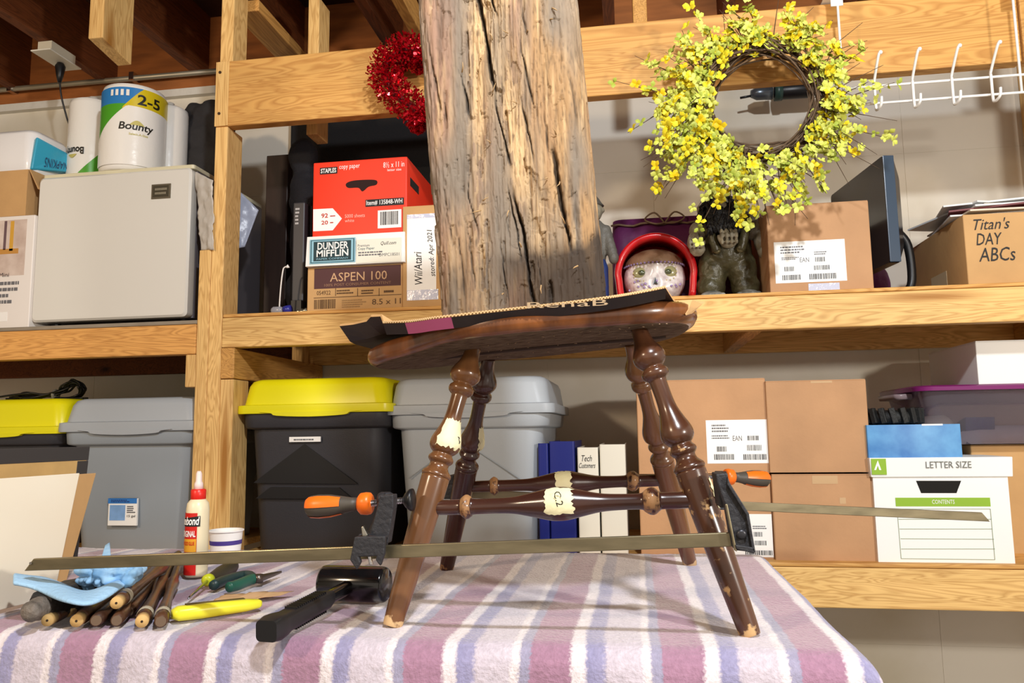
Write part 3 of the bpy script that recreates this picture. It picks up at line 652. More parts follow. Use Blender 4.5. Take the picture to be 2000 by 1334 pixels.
# ================================================================== remeshed soft shapes
def soft(name, balls, m, parent, voxel=.006, disp=0, dscale=.05, W=True, sm=4):
    bm = BM()
    for bl in balls:
        c, r = bl[0], bl[1]; sc = bl[2] if len(bl) > 2 else (1, 1, 1); rot = bl[3] if len(bl) > 3 else (0, 0, 0)
        Mr = Matrix.Rotation(rad(rot[2]), 4, 'Z') @ Matrix.Rotation(rad(rot[1]), 4, 'Y') @ Matrix.Rotation(rad(rot[0]), 4, 'X')
        ball(bm, c, r, sc, 20, 14, Mr)
    o = obj(name, bm, m, parent, True, W=W)
    md = o.modifiers.new('r', 'REMESH'); md.mode = 'VOXEL'; md.voxel_size = voxel; md.use_smooth_shade = True
    s_ = o.modifiers.new('s', 'SMOOTH'); s_.iterations = sm; s_.factor = .6
    if disp:
        tx = bpy.data.textures.new('c', 'CLOUDS'); tx.noise_scale = dscale
        d = o.modifiers.new('d', 'DISPLACE'); d.texture = tx; d.strength = disp; d.mid_level = .5
    baked(o); o.data.polygons.foreach_set('use_smooth', [True]*len(o.data.polygons)); return o

# dark bag and plastic bag next to the fridge
bgx = P(388, 300, FRY+.25).x
db = thing('dark_duffel_bag', 'dark grey cloth bag slumped on the fridge against the post', 'bag', (bgx, FRY+.28, ZF))
bz = P(390, 195, FRY+.25).z-ZF
bt = soft('bag_body', [((0, 0, bz*.22), .075, (1, .9, 1.1)), ((-.005, 0, bz*.55), .07, (1, .8, 1.3)), ((.02, 0, bz*.82), .06, (1.1, .7, .9)), ((-.04, 0, bz*.85), .035, (1, .8, 1.2)), ((.06, 0, bz*.3), .07, (.8, .9, 1.2)), ((.06, .0, bz*.7), .06, (.9, .7, 1.2))], mat('charcoal_cloth', '2C2A2B', .85, bump=.6, bscale=60), db, .007, .02, .05, W=False)
zmin = min(v.co.z for v in bt.data.vertices); bt.location.z -= zmin
def sheet(name, corners, m, parent, nu=24, nv=24, amp=.006, sc=20, seed=1, thick=.0012, edge=.0):
    """bilinear crumpled sheet between 4 corner points (world)"""
    c = [Vector(q_) for q_ in corners]; n_ = (c[1]-c[0]).cross(c[3]-c[0]).normalized(); vs = []; fs = []
    for j in range(nv+1):
        for i in range(nu+1):
            u, v = i/nu, j/nv; p = c[0]*(1-u)*(1-v)+c[1]*u*(1-v)+c[2]*u*v+c[3]*(1-u)*v; vs.append(p)
    A = np.array([tuple(p) for p in vs]); d = (vnoise(A[:, 0]*sc+9, A[:, 1]*sc+9, A[:, 2]*sc+9, seed)-.5)*2 + .5*(vnoise(A[:, 0]*sc*2.6+9, A[:, 1]*sc*2.6+9, A[:, 2]*sc*2.6+9, seed+1)-.5)*2
    vs = [tuple(p+n_*float(d[k])*amp) for k, p in enumerate(vs)]
    for j in range(nv):
        for i in range(nu): a = j*(nu+1)+i; fs.append((a, a+1, a+nu+2, a+nu+1))
    o = obj(name, (vs, [], fs), m, parent, True, W=True); s_ = o.modifiers.new('s', 'SOLIDIFY'); s_.thickness = thick; return o
PB = mat('crinkled_plastic', 'C9C4BC', .3, bump=.6, bscale=30)
Yp = SY-.006
pb = thing('plastic_wrapping', 'crinkled pale plastic bag hanging beside the fridge on the post', 'bag', P(405, 410, Yp))
sheet('bag_film', [P(392, 488, SY+.035), P(416, 488, SY-.012), P(416, 352, SY-.008), P(379, 334, SY+.05)], PB, pb, 16, 30, .006, 40)
pb2 = thing('plastic_sleeve', 'pale blue plastic sleeve poking out right of the post', 'bag', P(480, 425, SY+.12))
sheet('film', [P(462, 485, SY+.12), P(478, 482, SY+.13), P(505, 410, SY+.14), P(462, 368, SY+.12)], mat('blue_plastic_film', 'A9B2C6', .3, bump=.5, bscale=30), pb2, 14, 20, .004, 30)

# ================================================================== dark corner behind the paper boxes
dp = thing('dark_plank', 'dark stained plank leaning behind the shelf contents', 'plank', P(537, 600, 2.42))
x0, x1 = P(517, 450, 2.4).x, P(560, 450, 2.4).x
obj('plank', B1(x0, 2.40, S1, x1, 2.44, 1.97), mat('dark_walnut', '2A1A14', .5, var=.3, vscale=6, stretch=(6, 6, 1)), dp, bevel=.003, W=True)
bc = thing('black_shade_backing', 'large flat black case against the wall, its top standing in for shade', 'case', (-.82, 2.62, S1))
obj('shell', loft(BM(), [(.84, .05, .01, 0), (.84, .05, .01, .93)]), mat('black_fabric', '1B1A1B', .9, bump=.4), bc, smooth='auto')  # made tall so the top stands in for shadow under the beam
obj('front_pocket', B1(-.24, -.04, .02, .40, -.0255, .60), mat('dark_grey_fabric', '2A2A29', .9, bump=.3), bc, bevel=.006)
bs = thing('black_cloth_bag', 'black bag standing between the post and the dark plank', 'bag', (-1.03, 2.30, S1))
o = soft('bag_body', [((0, 0, .09), .075, (.9, .9, 1.3)), ((.0, 0, .26), .07, (.85, .8, 1.6)), ((-.01, 0, .42), .06, (.9, .8, 1.6)), ((-.02, 0, .54), .05, (1, .8, 1.4))], mat('navy_black_cloth', '0E0E16', .8, bump=.5), bs, .008, .015, .06, W=False)
o.location.z -= min(v.co.z for v in o.data.vertices)
bd = thing('slim_black_folder', 'slim dark grey folder standing left of the orange paper box', 'folder', P(588, 600, SY+.14))
p0 = P(571, 480, SY+.14); p1 = P(594, 480, SY+.14); zt = P(580, 395, SY+.14).z; zb_ = S1+.0
obj('spine', B1(p0.x, SY+.14, zb_+.055, p1.x, SY+.17, zt), mat('charcoal_spine', '3A3A3E', .4), bd, bevel=.004, W=True)
obj('cover_block', B1(p0.x+.003, SY+.171, zb_, p1.x+.01, SY+.36, zt-.005), M_blackm, bd, W=True)
obj('lower_clip', B1(p0.x+.004, SY+.13, zb_, p1.x-.002, SY+.17, zb_+.056), M_black, bd, W=True)
greek(bd, (577, 405, 585, 440), mat('silver_print', 'C8C8C8', .4), SY+.14, 5)
wc = thing('white_hooked_rod', 'thin white bent rod standing by the dark plank', 'rod', P(548, 600, SY+.06))
pts = [P(556, 600, SY+.06), P(549, 597, SY+.06), P(546, 590, SY+.06), P(549, 545, SY+.06), P(553, 515, SY+.06), P(556, 509, SY+.06), P(561, 507, SY+.06)]
wc.location = (pts[0].x, pts[0].y, S1); dz = S1+.003-min(p.z for p in pts); pts = [p+Vector((0, 0, dz)) for p in pts]
obj('rod', tube(BM(), catmull(pts, 4), .0022, 8), mat('white_rod', 'E8E4E0', .3), wc, True, W=True)
obj('tip', lathe(BM(), [(.003, 0), (.006, .008)], Matrix.Translation(pts[-1]-Vector((.002, 0, .003))) @ Matrix.Rotation(rad(60), 4, 'Y'), 8), M_white, wc, True, W=True)
bw = thing('blue_cap_bottle', 'small clear package with a blue cap lying on the shelf edge', 'bottle', P(555, 606, SY+.05))
bw.location.z = S1
obj('cap', lathe(BM(), [(.012, 0), (.013, .01), (.012, .022)], Matrix.Translation((.0, 0, .0125)) @ Matrix.Rotation(rad(80), 4, 'Y'), 14), mat('cobalt_blue', '2A2E8C', .3), bw, True)
obj('bottle_body', lathe(BM(), [(.008, 0), (.012, .008), (.0125, .03), (.009, .036)], Matrix.Translation((-.002, 0, .0125)) @ Matrix.Rotation(rad(-90), 4, 'Y'), 14), mat('shiny_pack', 'B9BAC4', .2, trans=.4), bw, True)
fw = thing('foil_wrapper', 'small shiny crumpled wrapper in front of the Aspen carton corner', 'wrapper', P(590, 603, SY+.06)); fw.location.z = S1
o = soft('foil', [((0, 0, .008), .010, (1.2, 1, .8)), ((.012, 0, .01), .008), ((-.012, 0, .007), .007)], mat('silver_foil', 'A8A698', .2, .9), fw, .002, .006, .008, W=False, sm=1); o.location.z -= min(v.co.z for v in o.data.vertices)

# ================================================================== PAPER BOXES (mid shelf)
AY = SY+.03
asp, _, _ = carton('copy_paper_carton', 'brown Aspen 100 copy paper carton at the bottom of the stack', 'box', 600, 788, 519, AY, S1, .40, M_card2, 'copy paper boxes stacked on the middle shelf', 605)
MR = mat('maroon_print', '4E2A2C', .6); BR = mat('brown_print', '5A3E22', .6)
quad(asp, 'maroon_panel', (614, 521, 783, 561), MR, AY); txt(asp, 'ASPEN 100', (645, 531, 756, 548), mat('tan_print', 'C9A078', .6), AY); txt(asp, '100% POST CONSUMER CONTENT', (634, 552, 764, 557), mat('tan_dim_print', '9C7458', .6), AY)
txt(asp, '054922', (619, 568, 646, 576), BR, AY); greek(asp, (658, 565, 690, 575), BR, AY, 2); greek(asp, (706, 565, 735, 575), BR, AY, 2); greek(asp, (750, 565, 776, 573), BR, AY, 1)
bars(asp, (614, 585, 656, 603), BR, AY, 16); greek(asp, (668, 584, 716, 601), mat('light_brown_print', 'A07D50', .6), AY, 4); txt(asp, '8.5 x 11', (727, 583, 783, 594), BR, AY)
for px in (655, 698, 740): quad(asp, 'print_rule', (px, 563, px+1.3, 578), BR, AY)
quad(asp, 'print_rule', (613, 578, 784, 579.3), BR, AY)
# Dunder Mifflin lid box
DY = AY-.012; zd = P(690, 519, AY).z+.0005
dmx0, dmx1 = P(599, 488, DY).x, P(790, 488, DY).x; hD = P(690, 458, DY).z-zd
dm = thing('copy_paper_carton', 'shallow white Dunder Mifflin paper box lid in the middle of the stack', 'box', ((dmx0+dmx1)/2, DY+.2, zd), group='copy paper boxes stacked on the middle shelf')
obj('lid_body', loft(BM(), [(dmx1-dmx0+.003, .41, .002, 0), (dmx1-dmx0, .40, .002, hD)]), WBX, dm, smooth='auto')
DY -= .006
TL = mat('teal_print', '2F5A66', .6); LB = mat('light_blue_print', '8FBFD0', .6)
quad(dm, 'blue_panel', (605, 466, 694, 514), LB, DY); quad(dm, 'teal_frame', (607, 467.5, 692, 512.5), TL, DY, .0012); quad(dm, 'blue_inner', (609, 469, 690, 511), LB, DY, .0016); quad(dm, 'dark_panel', (613, 471, 686, 509), mat('dark_teal', '17383F', .6), DY, .002)
txt(dm, 'DUNDER', (621, 473, 681, 487), M_white, DY, .0028, bold=.02); txt(dm, 'MIFFLIN', (619, 488, 681, 501), M_white, DY, .0028, bold=.02); txt(dm, 'PAPER COMPANY', (619, 503.5, 681, 507), LB, DY, .0028)
quad(dm, 'cream_panel', (696, 466, 784, 512), mat('cream_print', 'E9E6D6', .6), DY, .0008)
txt(dm, 'Quill.com', (744, 471, 774, 479), M_ink, DY, shear=.3); txt(dm, 'Premium', (699, 477, 722, 482), GI, DY); txt(dm, 'Copy Paper', (699, 483, 732, 489), TL, DY); txt(dm, 'DMPC18501', (741, 494, 780, 500), GI, DY); greek(dm, (700, 490, 755, 500), GI, DY, 2)
# Staples carton
ZS = zd+hD+.0005; STY = AY+.004
OR = mat('orange_red_card', 'EE3416', .45, var=.03)
st, _, _ = carton('copy_paper_carton', 'orange-red Staples copy paper carton on top of the stack', 'box', 611, 795, 312, STY, ZS, .40, OR, 'copy paper boxes stacked on the middle shelf', 458)
quad(st, 'black_patch', (625, 327, 659, 340), M_ink, STY); txt(st, 'STAPLES', (627, 329, 657, 338), M_white, STY, .0016, bold=.02); txt(st, 'copy paper', (663, 323, 703, 332), M_white, STY); txt(st, '8½ x 11 in', (749, 316, 790, 327), M_white, STY); txt(st, 'letter size', (757, 329, 784, 334), M_white, STY)
hh = catmull([P(a, b_, STY) for a, b_ in ((676, 359), (690, 353), (722, 351), (736, 353), (735, 361), (720, 365), (708, 374), (700, 367), (680, 367))], 5, True)
obj('hand_hole', prism(BM(), [(v.x, v.z) for v in hh], STY-.0008, STY+.0002), mat('dark_hole2', '2A1410', .9), st, W=True)
quad(st, 'black_patch', (714, 388, 789, 402), M_ink, STY); txt(st, 'Item# 135848-WH', (716, 390, 786, 400), M_white, STY, .0016, bold=.01)
ar = [P(a, b_, STY) for a, b_ in ((612, 409), (650, 407), (668, 427), (650, 450), (612, 452))]
obj('arrow_panel', prism(BM(), [(v.x, v.z) for v in ar], STY-.001, STY), WL, st, W=True)
RI = mat('red_ink', 'C03A2A', .6)
txt(st, '92', (628, 417, 641, 426), RI, STY, .0016, bold=.02); txt(st, '20', (628, 431, 641, 439), RI, STY, .0016, bold=.02); greek(st, (645, 420, 656, 424), RI, STY, 1, .0016); greek(st, (645, 433, 652, 437), RI, STY, 1, .0016); txt(st, '5000 sheets', (674, 418, 713, 425), mat('pink_print', 'FFC0B0', .6), STY); txt(st, 'white', (674, 428, 692, 434), MATS['pink_print'], STY)
quad(st, 'barcode_panel', (738, 410, 784, 445), WL, STY); bars(st, (743, 413, 779, 439), M_ink, STY, 14, .0016)
# side print
bpy.context.view_layer.update()
sx_ = P(795, 380, STY).x
obj('side_patch', B1(sx_, STY+.03, ZS+.15, sx_+.001, STY+.12, ZS+.175), M_ink, st, W=True)
# tan box with note
NY = AY-.005
nb, _, _ = carton('taped_carton', 'tan carton with a handwritten white note, beside the weathered timber', 'box', 786, 905, 400, NY, S1, .30, M_card2, None, 600)
quad(nb, 'paper_note', (795, 418, 852, 569), WL, NY, .001)
txt(nb, 'Wii/Atari', (809, 492, 826, 556), M_ink, NY, .0018, rot=92, shear=.2); txt(nb, 'stored: Apr 2021', (834, 449, 850, 540), M_ink, NY, .0018, rot=94, shear=.2)
quad(nb, 'tape', (795, 566, 856, 586), mat('crinkled_clear_tape', 'C8CCE0', .1, coat=.8, bump=.6, bscale=60), NY, .0014); quad(nb, 'tape', (795, 418, 855, 426), MATS['crinkled_clear_tape'], NY, .0014)

# ================================================================== right half of the mid shelf
EY = SY+.03
eb, _, _ = carton('labelled_carton', 'tan carton with a white EAN label, under the wreath', 'box', 1500, 1702, 396, EY, S1, .30, M_card, None, 575)
quad(eb, 'shipping_label', (1513, 470, 1652, 551), WL, EY)
greek(eb, (1524, 480, 1572, 496), GI, EY, 3); greek(eb, (1526, 502, 1560, 508), GI, EY, 2); txt(eb, 'EAN', (1562, 503, 1580, 512), GI, EY); greek(eb, (1590, 490, 1618, 498), GI, EY, 2)
bars(eb, (1532, 521, 1552, 530), M_ink, EY, 9); bars(eb, (1528, 537, 1566, 547), M_ink, EY, 14); bars(eb, (1592, 502, 1612, 511), M_ink, EY, 9); bars(eb, (1590, 518, 1622, 527), M_ink, EY, 12); bars(eb, (1581, 534, 1634, 545), M_ink, EY, 18)
bulk_tape(eb, 1579, 1640, EY, 553, 570, MATS['crinkled_clear_tape'])
# Titan's carton
TY2 = SY+.05
tn = P(1886, 490, TY2).x
tc_ = thing('marked_carton', "tan carton marked Titan's Day ABCs under loose papers", 'box', (tn+.13, TY2+.19, S1)); hT = P(1950, 416, TY2).z-S1
obj('carton_body', loft(BM(), [(.26, .38, .003, 0), (.26, .38, .003, hT-.003)]), M_card2, tc_, smooth='auto')
obj('top_flap', B1(-.129, -.189, hT-.003, .129, -.001, hT), M_card2, tc_); obj('top_flap', B1(-.129, .001, hT-.003, .129, .189, hT), M_card2, tc_)
txt(tc_, "Titan's", (1901, 426, 1972, 448), M_ink, TY2, shear=.35); txt(tc_, 'DAY', (1906, 455, 1957, 478), M_ink, TY2, shear=.2); txt(tc_, 'ABCs', (1911, 483, 1983, 510), M_ink, TY2, shear=.2)
obj('side_sticker', B1(-.1308, -.06, .0, -.1300, .05, .07), mat('pale_sticker', 'C9B795', .7), tc_)
pp = thing('loose_papers', 'pile of loose white papers and envelopes on the marked carton', 'papers', (tn+.13, TY2+.15, S1+hT))
for k in range(7):
    a = rad(random.uniform(-18, 18)); Mr = Matrix.Translation((random.uniform(-.02, .04), random.uniform(-.02, .03), .002+k*.006)) @ Matrix.Rotation(a, 4, 'Z') @ Matrix.Rotation(rad(random.uniform(-2, 3)), 4, 'X')
    obj('sheet', B1(-.12, -.14, 0, .12, .14, .0045, Mr), mat(['paper_cool', 'paper_warm', 'paper_red', 'paper_cool', 'paper_warm', 'paper_cool', 'paper_cool'][k], ['DDE0E0', 'D8CDB8', '6E2A2A', 'E6E8E6', 'D8CDB8', 'DDE0E0', 'DDE0E0'][k], .5), pp)
# monitor, side on
mo = thing('computer_monitor', 'black flat-screen monitor turned edge-on beside the labelled carton', 'monitor', (P(1738, 480, SY+.1).x, SY+.12, S1))
mo.rotation_euler = (0, 0, rad(98))
hM0 = P(1720, 505, SY+.06).z-S1; hM1 = P(1720, 292, SY+.06).z-S1
DM = mat('monitor_black', '1A1C26', .25, coat=.3); BZ = mat('monitor_bezel', '3A4A5C', .3)
# local: width along x (depth into shelf), thickness along y
obj('screen_housing', loft(BM(), [(.36, hM1-hM0, .01, 0, .17, (hM0+hM1)/2), (.36, hM1-hM0, .01, .028, .17, (hM0+hM1)/2), (.30, (hM1-hM0)*.8, .03, .055, .17, (hM0+hM1)/2)], Matrix.Translation((0, .0, 0)) @ Mx), DM, mo, smooth='auto')
obj('bezel', B1(-.0125, -.029, hM0, -.009, .001, hM1), BZ, mo, bevel=.002)
obj('stand_neck', tube(BM(), catmull([(.06, -.06, hM0+.10), (.06, -.085, hM0+.06), (.06, -.09, .06), (.06, -.075, .02), (.06, -.03, .008)], 5), .012, 8), M_black, mo, True)
obj('stand_foot', loft(BM(), [(.20, .15, .05, 0, .07, -.03), (.19, .14, .05, .010, .07, -.03)]), M_black, mo, smooth='auto')

# purple tub / cloth behind the figures
pu = thing('purple_gift_bag', 'purple fabric bag with a twine bow behind the skull figure', 'bag', (P(1330, 500, SY+.38).x, SY+.38, S1)); PX = pu.location.x
xa, xb = P(1195, 500, SY+.3).x-PX, P(1500, 500, SY+.3).x-PX; hp_ = P(1330, 420, SY+.3).z-S1
PC = mat('purple_cloth', '5C2050', .6, bump=.5, bscale=40)
obj('bag_body', loft(BM(), [(xb-xa-.03, .15, .03, 0, (xa+xb)/2, 0), (xb-xa, .17, .04, .05, (xa+xb)/2, 0), (xb-xa, .15, .04, hp_*.72, (xa+xb)/2, 0), (xb-xa-.01, .13, .03, hp_, (xa+xb)/2, 0)]), PC, pu, True)
bm_ = BM(); zr = hp_*.93; twp = [(xa+(xb-xa)*i/20, -.075+.004*math.sin(i), zr+.004*math.sin(i*1.7)) for i in range(21)]; tube(bm_, twp, .0035, 6)
for s_ in (-1, 1):
    tube(bm_, catmull([(-.05, -.075, zr), (-.05+s_*.03, -.09, zr+.03), (-.05+s_*.06, -.085, zr+.012), (-.05+s_*.03, -.085, zr-.003), (-.05, -.08, zr)], 5), .0028, 5)
obj('twine_bow', bm_, mat('jute_twine', '7A6550', .9), pu, True)
pu2 = thing('purple_cushion', 'purple cushion stuffed behind the labelled carton and monitor', 'cushion', (P(1622, 420, 2.58).x, 2.58, S1))
o = soft('cushion_body', [((0, 0, .13), .12, (1.2, .55, 1.1)), ((.02, 0, .26), .11, (1.2, .5, 1.1)), ((-.06, 0, .18), .1, (1, .5, 1.2)), ((.08, 0, .10), .09, (1, .5, 1.1))], mat('magenta_cloth', '6A2068', .6, bump=.4, bscale=50), pu2, .009, .02, .08, W=False)
o.location.z -= min(v.co.z for v in o.data.vertices)

# ---- sugar skull figure with a red helmet
KY = SY+.14
kx0, kx1 = P(1218, 540, KY).x, P(1342, 540, KY).x; kh = P(1282, 478, KY).z-S1; kw = (kx1-kx0)/2
sk = thing('sugar_skull_figure', 'painted white skull head wearing a red helmet on the shelf', 'figurine', ((kx0+kx1)/2, KY+.07, S1))
bm_ = BM(); bmesh.ops.create_uvsphere(bm_, u_segments=72, v_segments=48, radius=1)
ez = kh*.56
for v in bm_.verts:
    d = v.co.copy(); x, y, z = d.x*kw, d.y*.075, (d.z*.5+.5)*kh
    if d.z < -.75: z = max(z, 0)
    jaw = 1-.16*max(0, (.35-z/kh)); x *= jaw
    if d.y < 0:
        for ex in (-.42*kw, .42*kw):
            q = ((x-ex)/(.3*kw))**2+((z-ez)/(.17*kh))**2; y += .016*math.exp(-q*1.1)
        q = (x/(.13*kw))**2+((z-kh*.40)/(.10*kh))**2; y += .010*math.exp(-q)
        q = (x/(.5*kw))**2+((z-kh*.22)/(.09*kh))**2; y -= .008*math.exp(-q)
        for ex in (-.62*kw, .62*kw):
            q = ((x-ex)/(.2*kw))**2+((z-kh*.34)/(.12*kh))**2; y -= .007*math.exp(-q)
        q = ((z-kh*.72)/(.07*kh))**2; y -= .006*math.exp(-q)*(1 if abs(x) < .8*kw else 0)
    v.co = (x, y, max(z, 0))
obj('skull', bm_, mat('painted_ceramic', 'E6E2DE', .25, c2='BBAFAF', vscale=70, coat=.4), sk, True)
def disc(bm, x, z, rx, rz, y, n=14, th=.002):
    a = [bm.verts.new((x+rx*math.cos(2*math.pi*i/n), y, z+rz*math.sin(2*math.pi*i/n))) for i in range(n)]; c = bm.verts.new((x, y-th*1.5, z))
    for i in range(n): bm.faces.new((a[i], a[(i+1) % n], c))
for ex in (-.42*kw, .42*kw):
    obj('eye_socket_paint', ball(BM(), (ex, -.050, ez), .027, (.92, .30, .72)), mat('olive_glaze', '8F8A62', .15, coat=.6), sk, True)
    obj('eye', ball(BM(), (ex, -.058, ez), .010, (1, .5, .8)), mat('eye_glaze', '4A5038', .08, coat=1), sk, True)
    bm_ = BM()
    for k in range(14):
        a = 2*math.pi*k/14; ball(bm_, (ex+.27*kw*math.cos(a), -.066+.012*abs(math.cos(a)), ez+.15*kh*math.sin(a)), .0022, u=6, v=4)
    obj('eye_ring_dots', bm_, mat('gold_dots', 'C9BD86', .3), sk, True)
bm_ = BM(); prism(bm_, [(-.006, kh*.34), (0, kh*.46), (.006, kh*.34), (.001, kh*.37), (-.001, kh*.37)], -.0755, -.066); obj('nose', bm_, mat('nose_black', '26343C', .4), sk)
bm_ = BM()
for k in range(9): box(bm_, -.026+k*.0058, -.0835, kh*.17, -.026+k*.0058+.005, -.074, kh*.24)
obj('teeth', bm_, mat('tooth_white', 'E9E6E2', .3), sk, bevel=.001)
bm_ = BM(); rnd = random.Random(5)
for k in range(26):
    a = rnd.uniform(-.85, .85)*kw; z = rnd.choice((kh*.30, kh*.36, kh*.12))+rnd.uniform(-.01, .01)
    yy = -.075*math.sqrt(max(0, 1-(a/kw)**2-((z/kh-.5)*2)**2*.6))-.004; ball(bm_, (a, yy, z), .0035, (1, .5, 1), 7, 5)
obj('painted_flowers', bm_, mat('lavender_glaze', '9C86B4', .3), sk, True)
bm_ = BM(); bmesh.ops.create_uvsphere(bm_, u_segments=32, v_segments=20, radius=1)
bmesh.ops.delete(bm_, geom=[v for v in bm_.verts if v.co.z < -.02], context='VERTS')
bmesh.ops.transform(bm_, matrix=Matrix.Translation((0, .004, kh*.70)) @ Matrix.Diagonal((kw*.97, .080, kh*.31, 1)), verts=bm_.verts)
obj('brown_cap', bm_, mat('brown_band', '7C6048', .5, bump=.4, bscale=90), sk, True)
bm_ = BM()
for k in range(22):
    a = rad(-80+160*k/21); ball(bm_, (kw*.98*math.sin(a), -.084*math.cos(a)+.003, kh*.70), .0035, u=6, v=5)
obj('cap_edge_beads', bm_, mat('violet_beads', '7F6C8C', .4), sk, True)
# helmet: dome plus a flared brim and cheek guards
REDP = mat('red_gloss_plastic', 'C4141C', .22, coat=.4)
hx0, hx1 = P(1203, 540, KY).x-sk.location.x, P(1361, 540, KY).x-sk.location.x; hz = P(1284, 455, KY).z-S1; hw_ = (hx1-hx0)/2; hc_ = (hx0+hx1)/2
vs, fs = [], []; nA = 40; prof = [(0, -.045, 1.0), (0, -.062, .985), (.0, -.066, .95), (0, -.060, .91), (0, -.045, .90), (0, -.02, .93), (0, .04, .93)]
for i in range(nA+1):
    th = math.pi*(-.12+1.24*i/nA)
    for (_, yy, s_) in prof:
        cxp = hc_+hw_*s_*math.cos(th)*(1 if math.sin(th) > 0 else .98); zz = hz*.45+(hz*.55)*s_*math.sin(th)
        if math.sin(th) < 0: zz = hz*.45+(hz*1.05)*s_*math.sin(th)
        vs.append((cxp, yy, max(0.001, zz)))
npf = len(prof)
for i in range(nA):
    for j in range(npf-1): a = i*npf+j; fs.append((a, a+1, a+npf+1, a+npf))
o = obj('helmet_brim', (vs, [], fs), REDP, sk, True); s_ = o.modifiers.new('s', 'SOLIDIFY'); s_.thickness = .005
bm_ = BM(); bmesh.ops.create_uvsphere(bm_, u_segments=36, v_segments=24, radius=1)
bmesh.ops.delete(bm_, geom=[v for v in bm_.verts if v.co.z < .0 or v.co.y < -.35], context='VERTS')
bmesh.ops.transform(bm_, matrix=Matrix.Translation((hc_, .02, hz*.45)) @ Matrix.Diagonal((hw_*.95, .10, hz*.56, 1)), verts=bm_.verts)
obj('helmet_dome', bm_, REDP, sk, True)

# ---- troll statue
GYY = SY+.16
gx = P(1418, 480, GYY).x; gh = P(1418, 380, GYY).z-S1; u_ = gh
tr = thing('troll_statue', 'stone troll statue in olive overalls with dark shaggy beard', 'figurine', (gx, GYY, S1))
OL = mat('olive_resin', '45412C', .35, var=.3, vscale=30, bump=.5, bscale=90); ST = mat('grey_stone_skin', '8E8876', .5, var=.3, vscale=40, bump=.5, bscale=80); DK = mat('dark_hair_resin', '15161A', .45, bump=.5)
soft('body', [((0, 0, .48*u_), .2*u_, (1.12, .75, 1.1)), ((-.02*u_, 0, .64*u_), .16*u_, (1.15, .75, .9)), ((-.13*u_, 0, .30*u_), .13*u_, (1, .85, 1.5)), ((.13*u_, 0, .30*u_), .13*u_, (1, .85, 1.5)), ((-.15*u_, 0, .15*u_), .125*u_, (1.05, .9, 1.0)), ((.15*u_, 0, .15*u_), .125*u_, (1.05, .9, 1.0))], OL, tr, .004, .006, .02, W=False)
soft('arm', [((-.24*u_, -.01, .66*u_), .085*u_, (1, .9, 1.1)), ((-.285*u_, -.03, .55*u_), .07*u_, (.9, .9, 1.3)), ((-.27*u_, -.055, .47*u_), .07*u_)], ST, tr, .004, .004, .015, W=False)
soft('arm', [((.24*u_, 0, .66*u_), .085*u_, (1, .9, 1.1)), ((.30*u_, -.01, .55*u_), .075*u_, (.9, .9, 1.4)), ((.32*u_, -.02, .44*u_), .06*u_), ((.15*u_, 0, .80*u_), .10*u_, (1.6, .8, .8))], ST, tr, .004, .006, .02, W=False)
def fist(cx, cy, cz, s_, flip=1):
    balls = [((cx, cy, cz), s_*.55, (1, .7, 1))]
    for k in range(4):
        fx_ = cx+(-.42+.27*k)*s_
        balls += [((fx_, cy-.3*s_, cz+.35*s_), .15*s_, (.8, 1, 1.6), (20, 0, 0)), ((fx_, cy-.55*s_, cz+.1*s_), .14*s_, (.8, .9, 1.5)), ((fx_, cy-.5*s_, cz-.25*s_), .13*s_, (.8, .9, 1.3))]
    balls.append(((cx+flip*.5*s_, cy-.4*s_, cz-.1*s_), .17*s_, (.8, .9, 2), (0, flip*25, 0)))
    soft('hand', balls, ST, tr, .0022, 0, W=False, sm=1)
fist(-.285*u_, -.065, .50*u_, .12*u_); fist(.0*u_, -.135*u_-.015, .54*u_, .15*u_, -1)
for s_ in (-1, 1):
    bl = [((s_*.15*u_, -.03, .05*u_), .10*u_, (1.1, 1.2, .5))]
    for k in range(4): bl.append(((s_*.15*u_+(-.08+.052*k)*u_, -.03-.12*u_, .035*u_), .030*u_, (1, 1.2, 1)))
    f_ = soft('foot', bl, mat('pale_stone', '9A9890', .5, c2='55554F', vscale=30), tr, .003, 0, W=False, sm=2); f_.location.z -= min(0, min(v.co.z for v in f_.data.vertices))
    obj('overall_strap', tube(BM(), catmull([(s_*.10*u_, -.155*u_, .44*u_), (s_*.14*u_, -.165*u_, .58*u_), (s_*.17*u_, -.11*u_, .74*u_), (s_*.15*u_, .0, .80*u_)], 5), .014, 6), OL, tr, True)
    obj('strap_button', ball(BM(), (s_*.10*u_, -.175*u_, .45*u_), .035*u_, (1, .5, 1)), mat('brass_button', '6A6348', .3, .5), tr, True)
soft('head', [((-.04*u_, -.02, .84*u_), .14*u_, (1, .95, 1.05)), ((-.04*u_, -.02-.13*u_, .83*u_), .045*u_, (1, 1, 1.2)), ((-.2*u_, -.01, .86*u_), .05*u_), ((.12*u_, -.01, .86*u_), .05*u_)], ST, tr, .004, 0, W=False)
bm_ = BM(); rnd = random.Random(11)
for k in range(220):
    a = rnd.uniform(0, 2*math.pi); el = rnd.uniform(-.9, 1.2); c = Vector((-.04*u_, -.02, .84*u_))
    d = Vector((math.cos(a)*math.cos(el), math.sin(a)*math.cos(el), math.sin(el)))
    if d.y < -.55 and -.1 < d.z < .5: continue
    p = c+d*.13*u_; q = p+d*.05*u_+Vector((rnd.uniform(-.01, .01), -.004, -.02)); e_ = q+Vector((rnd.uniform(-.015, .015), rnd.uniform(-.01, .01), rnd.uniform(-.03, -.01)))
    tube(bm_, [p, q, e_], [.005, .004, .0015], 5)
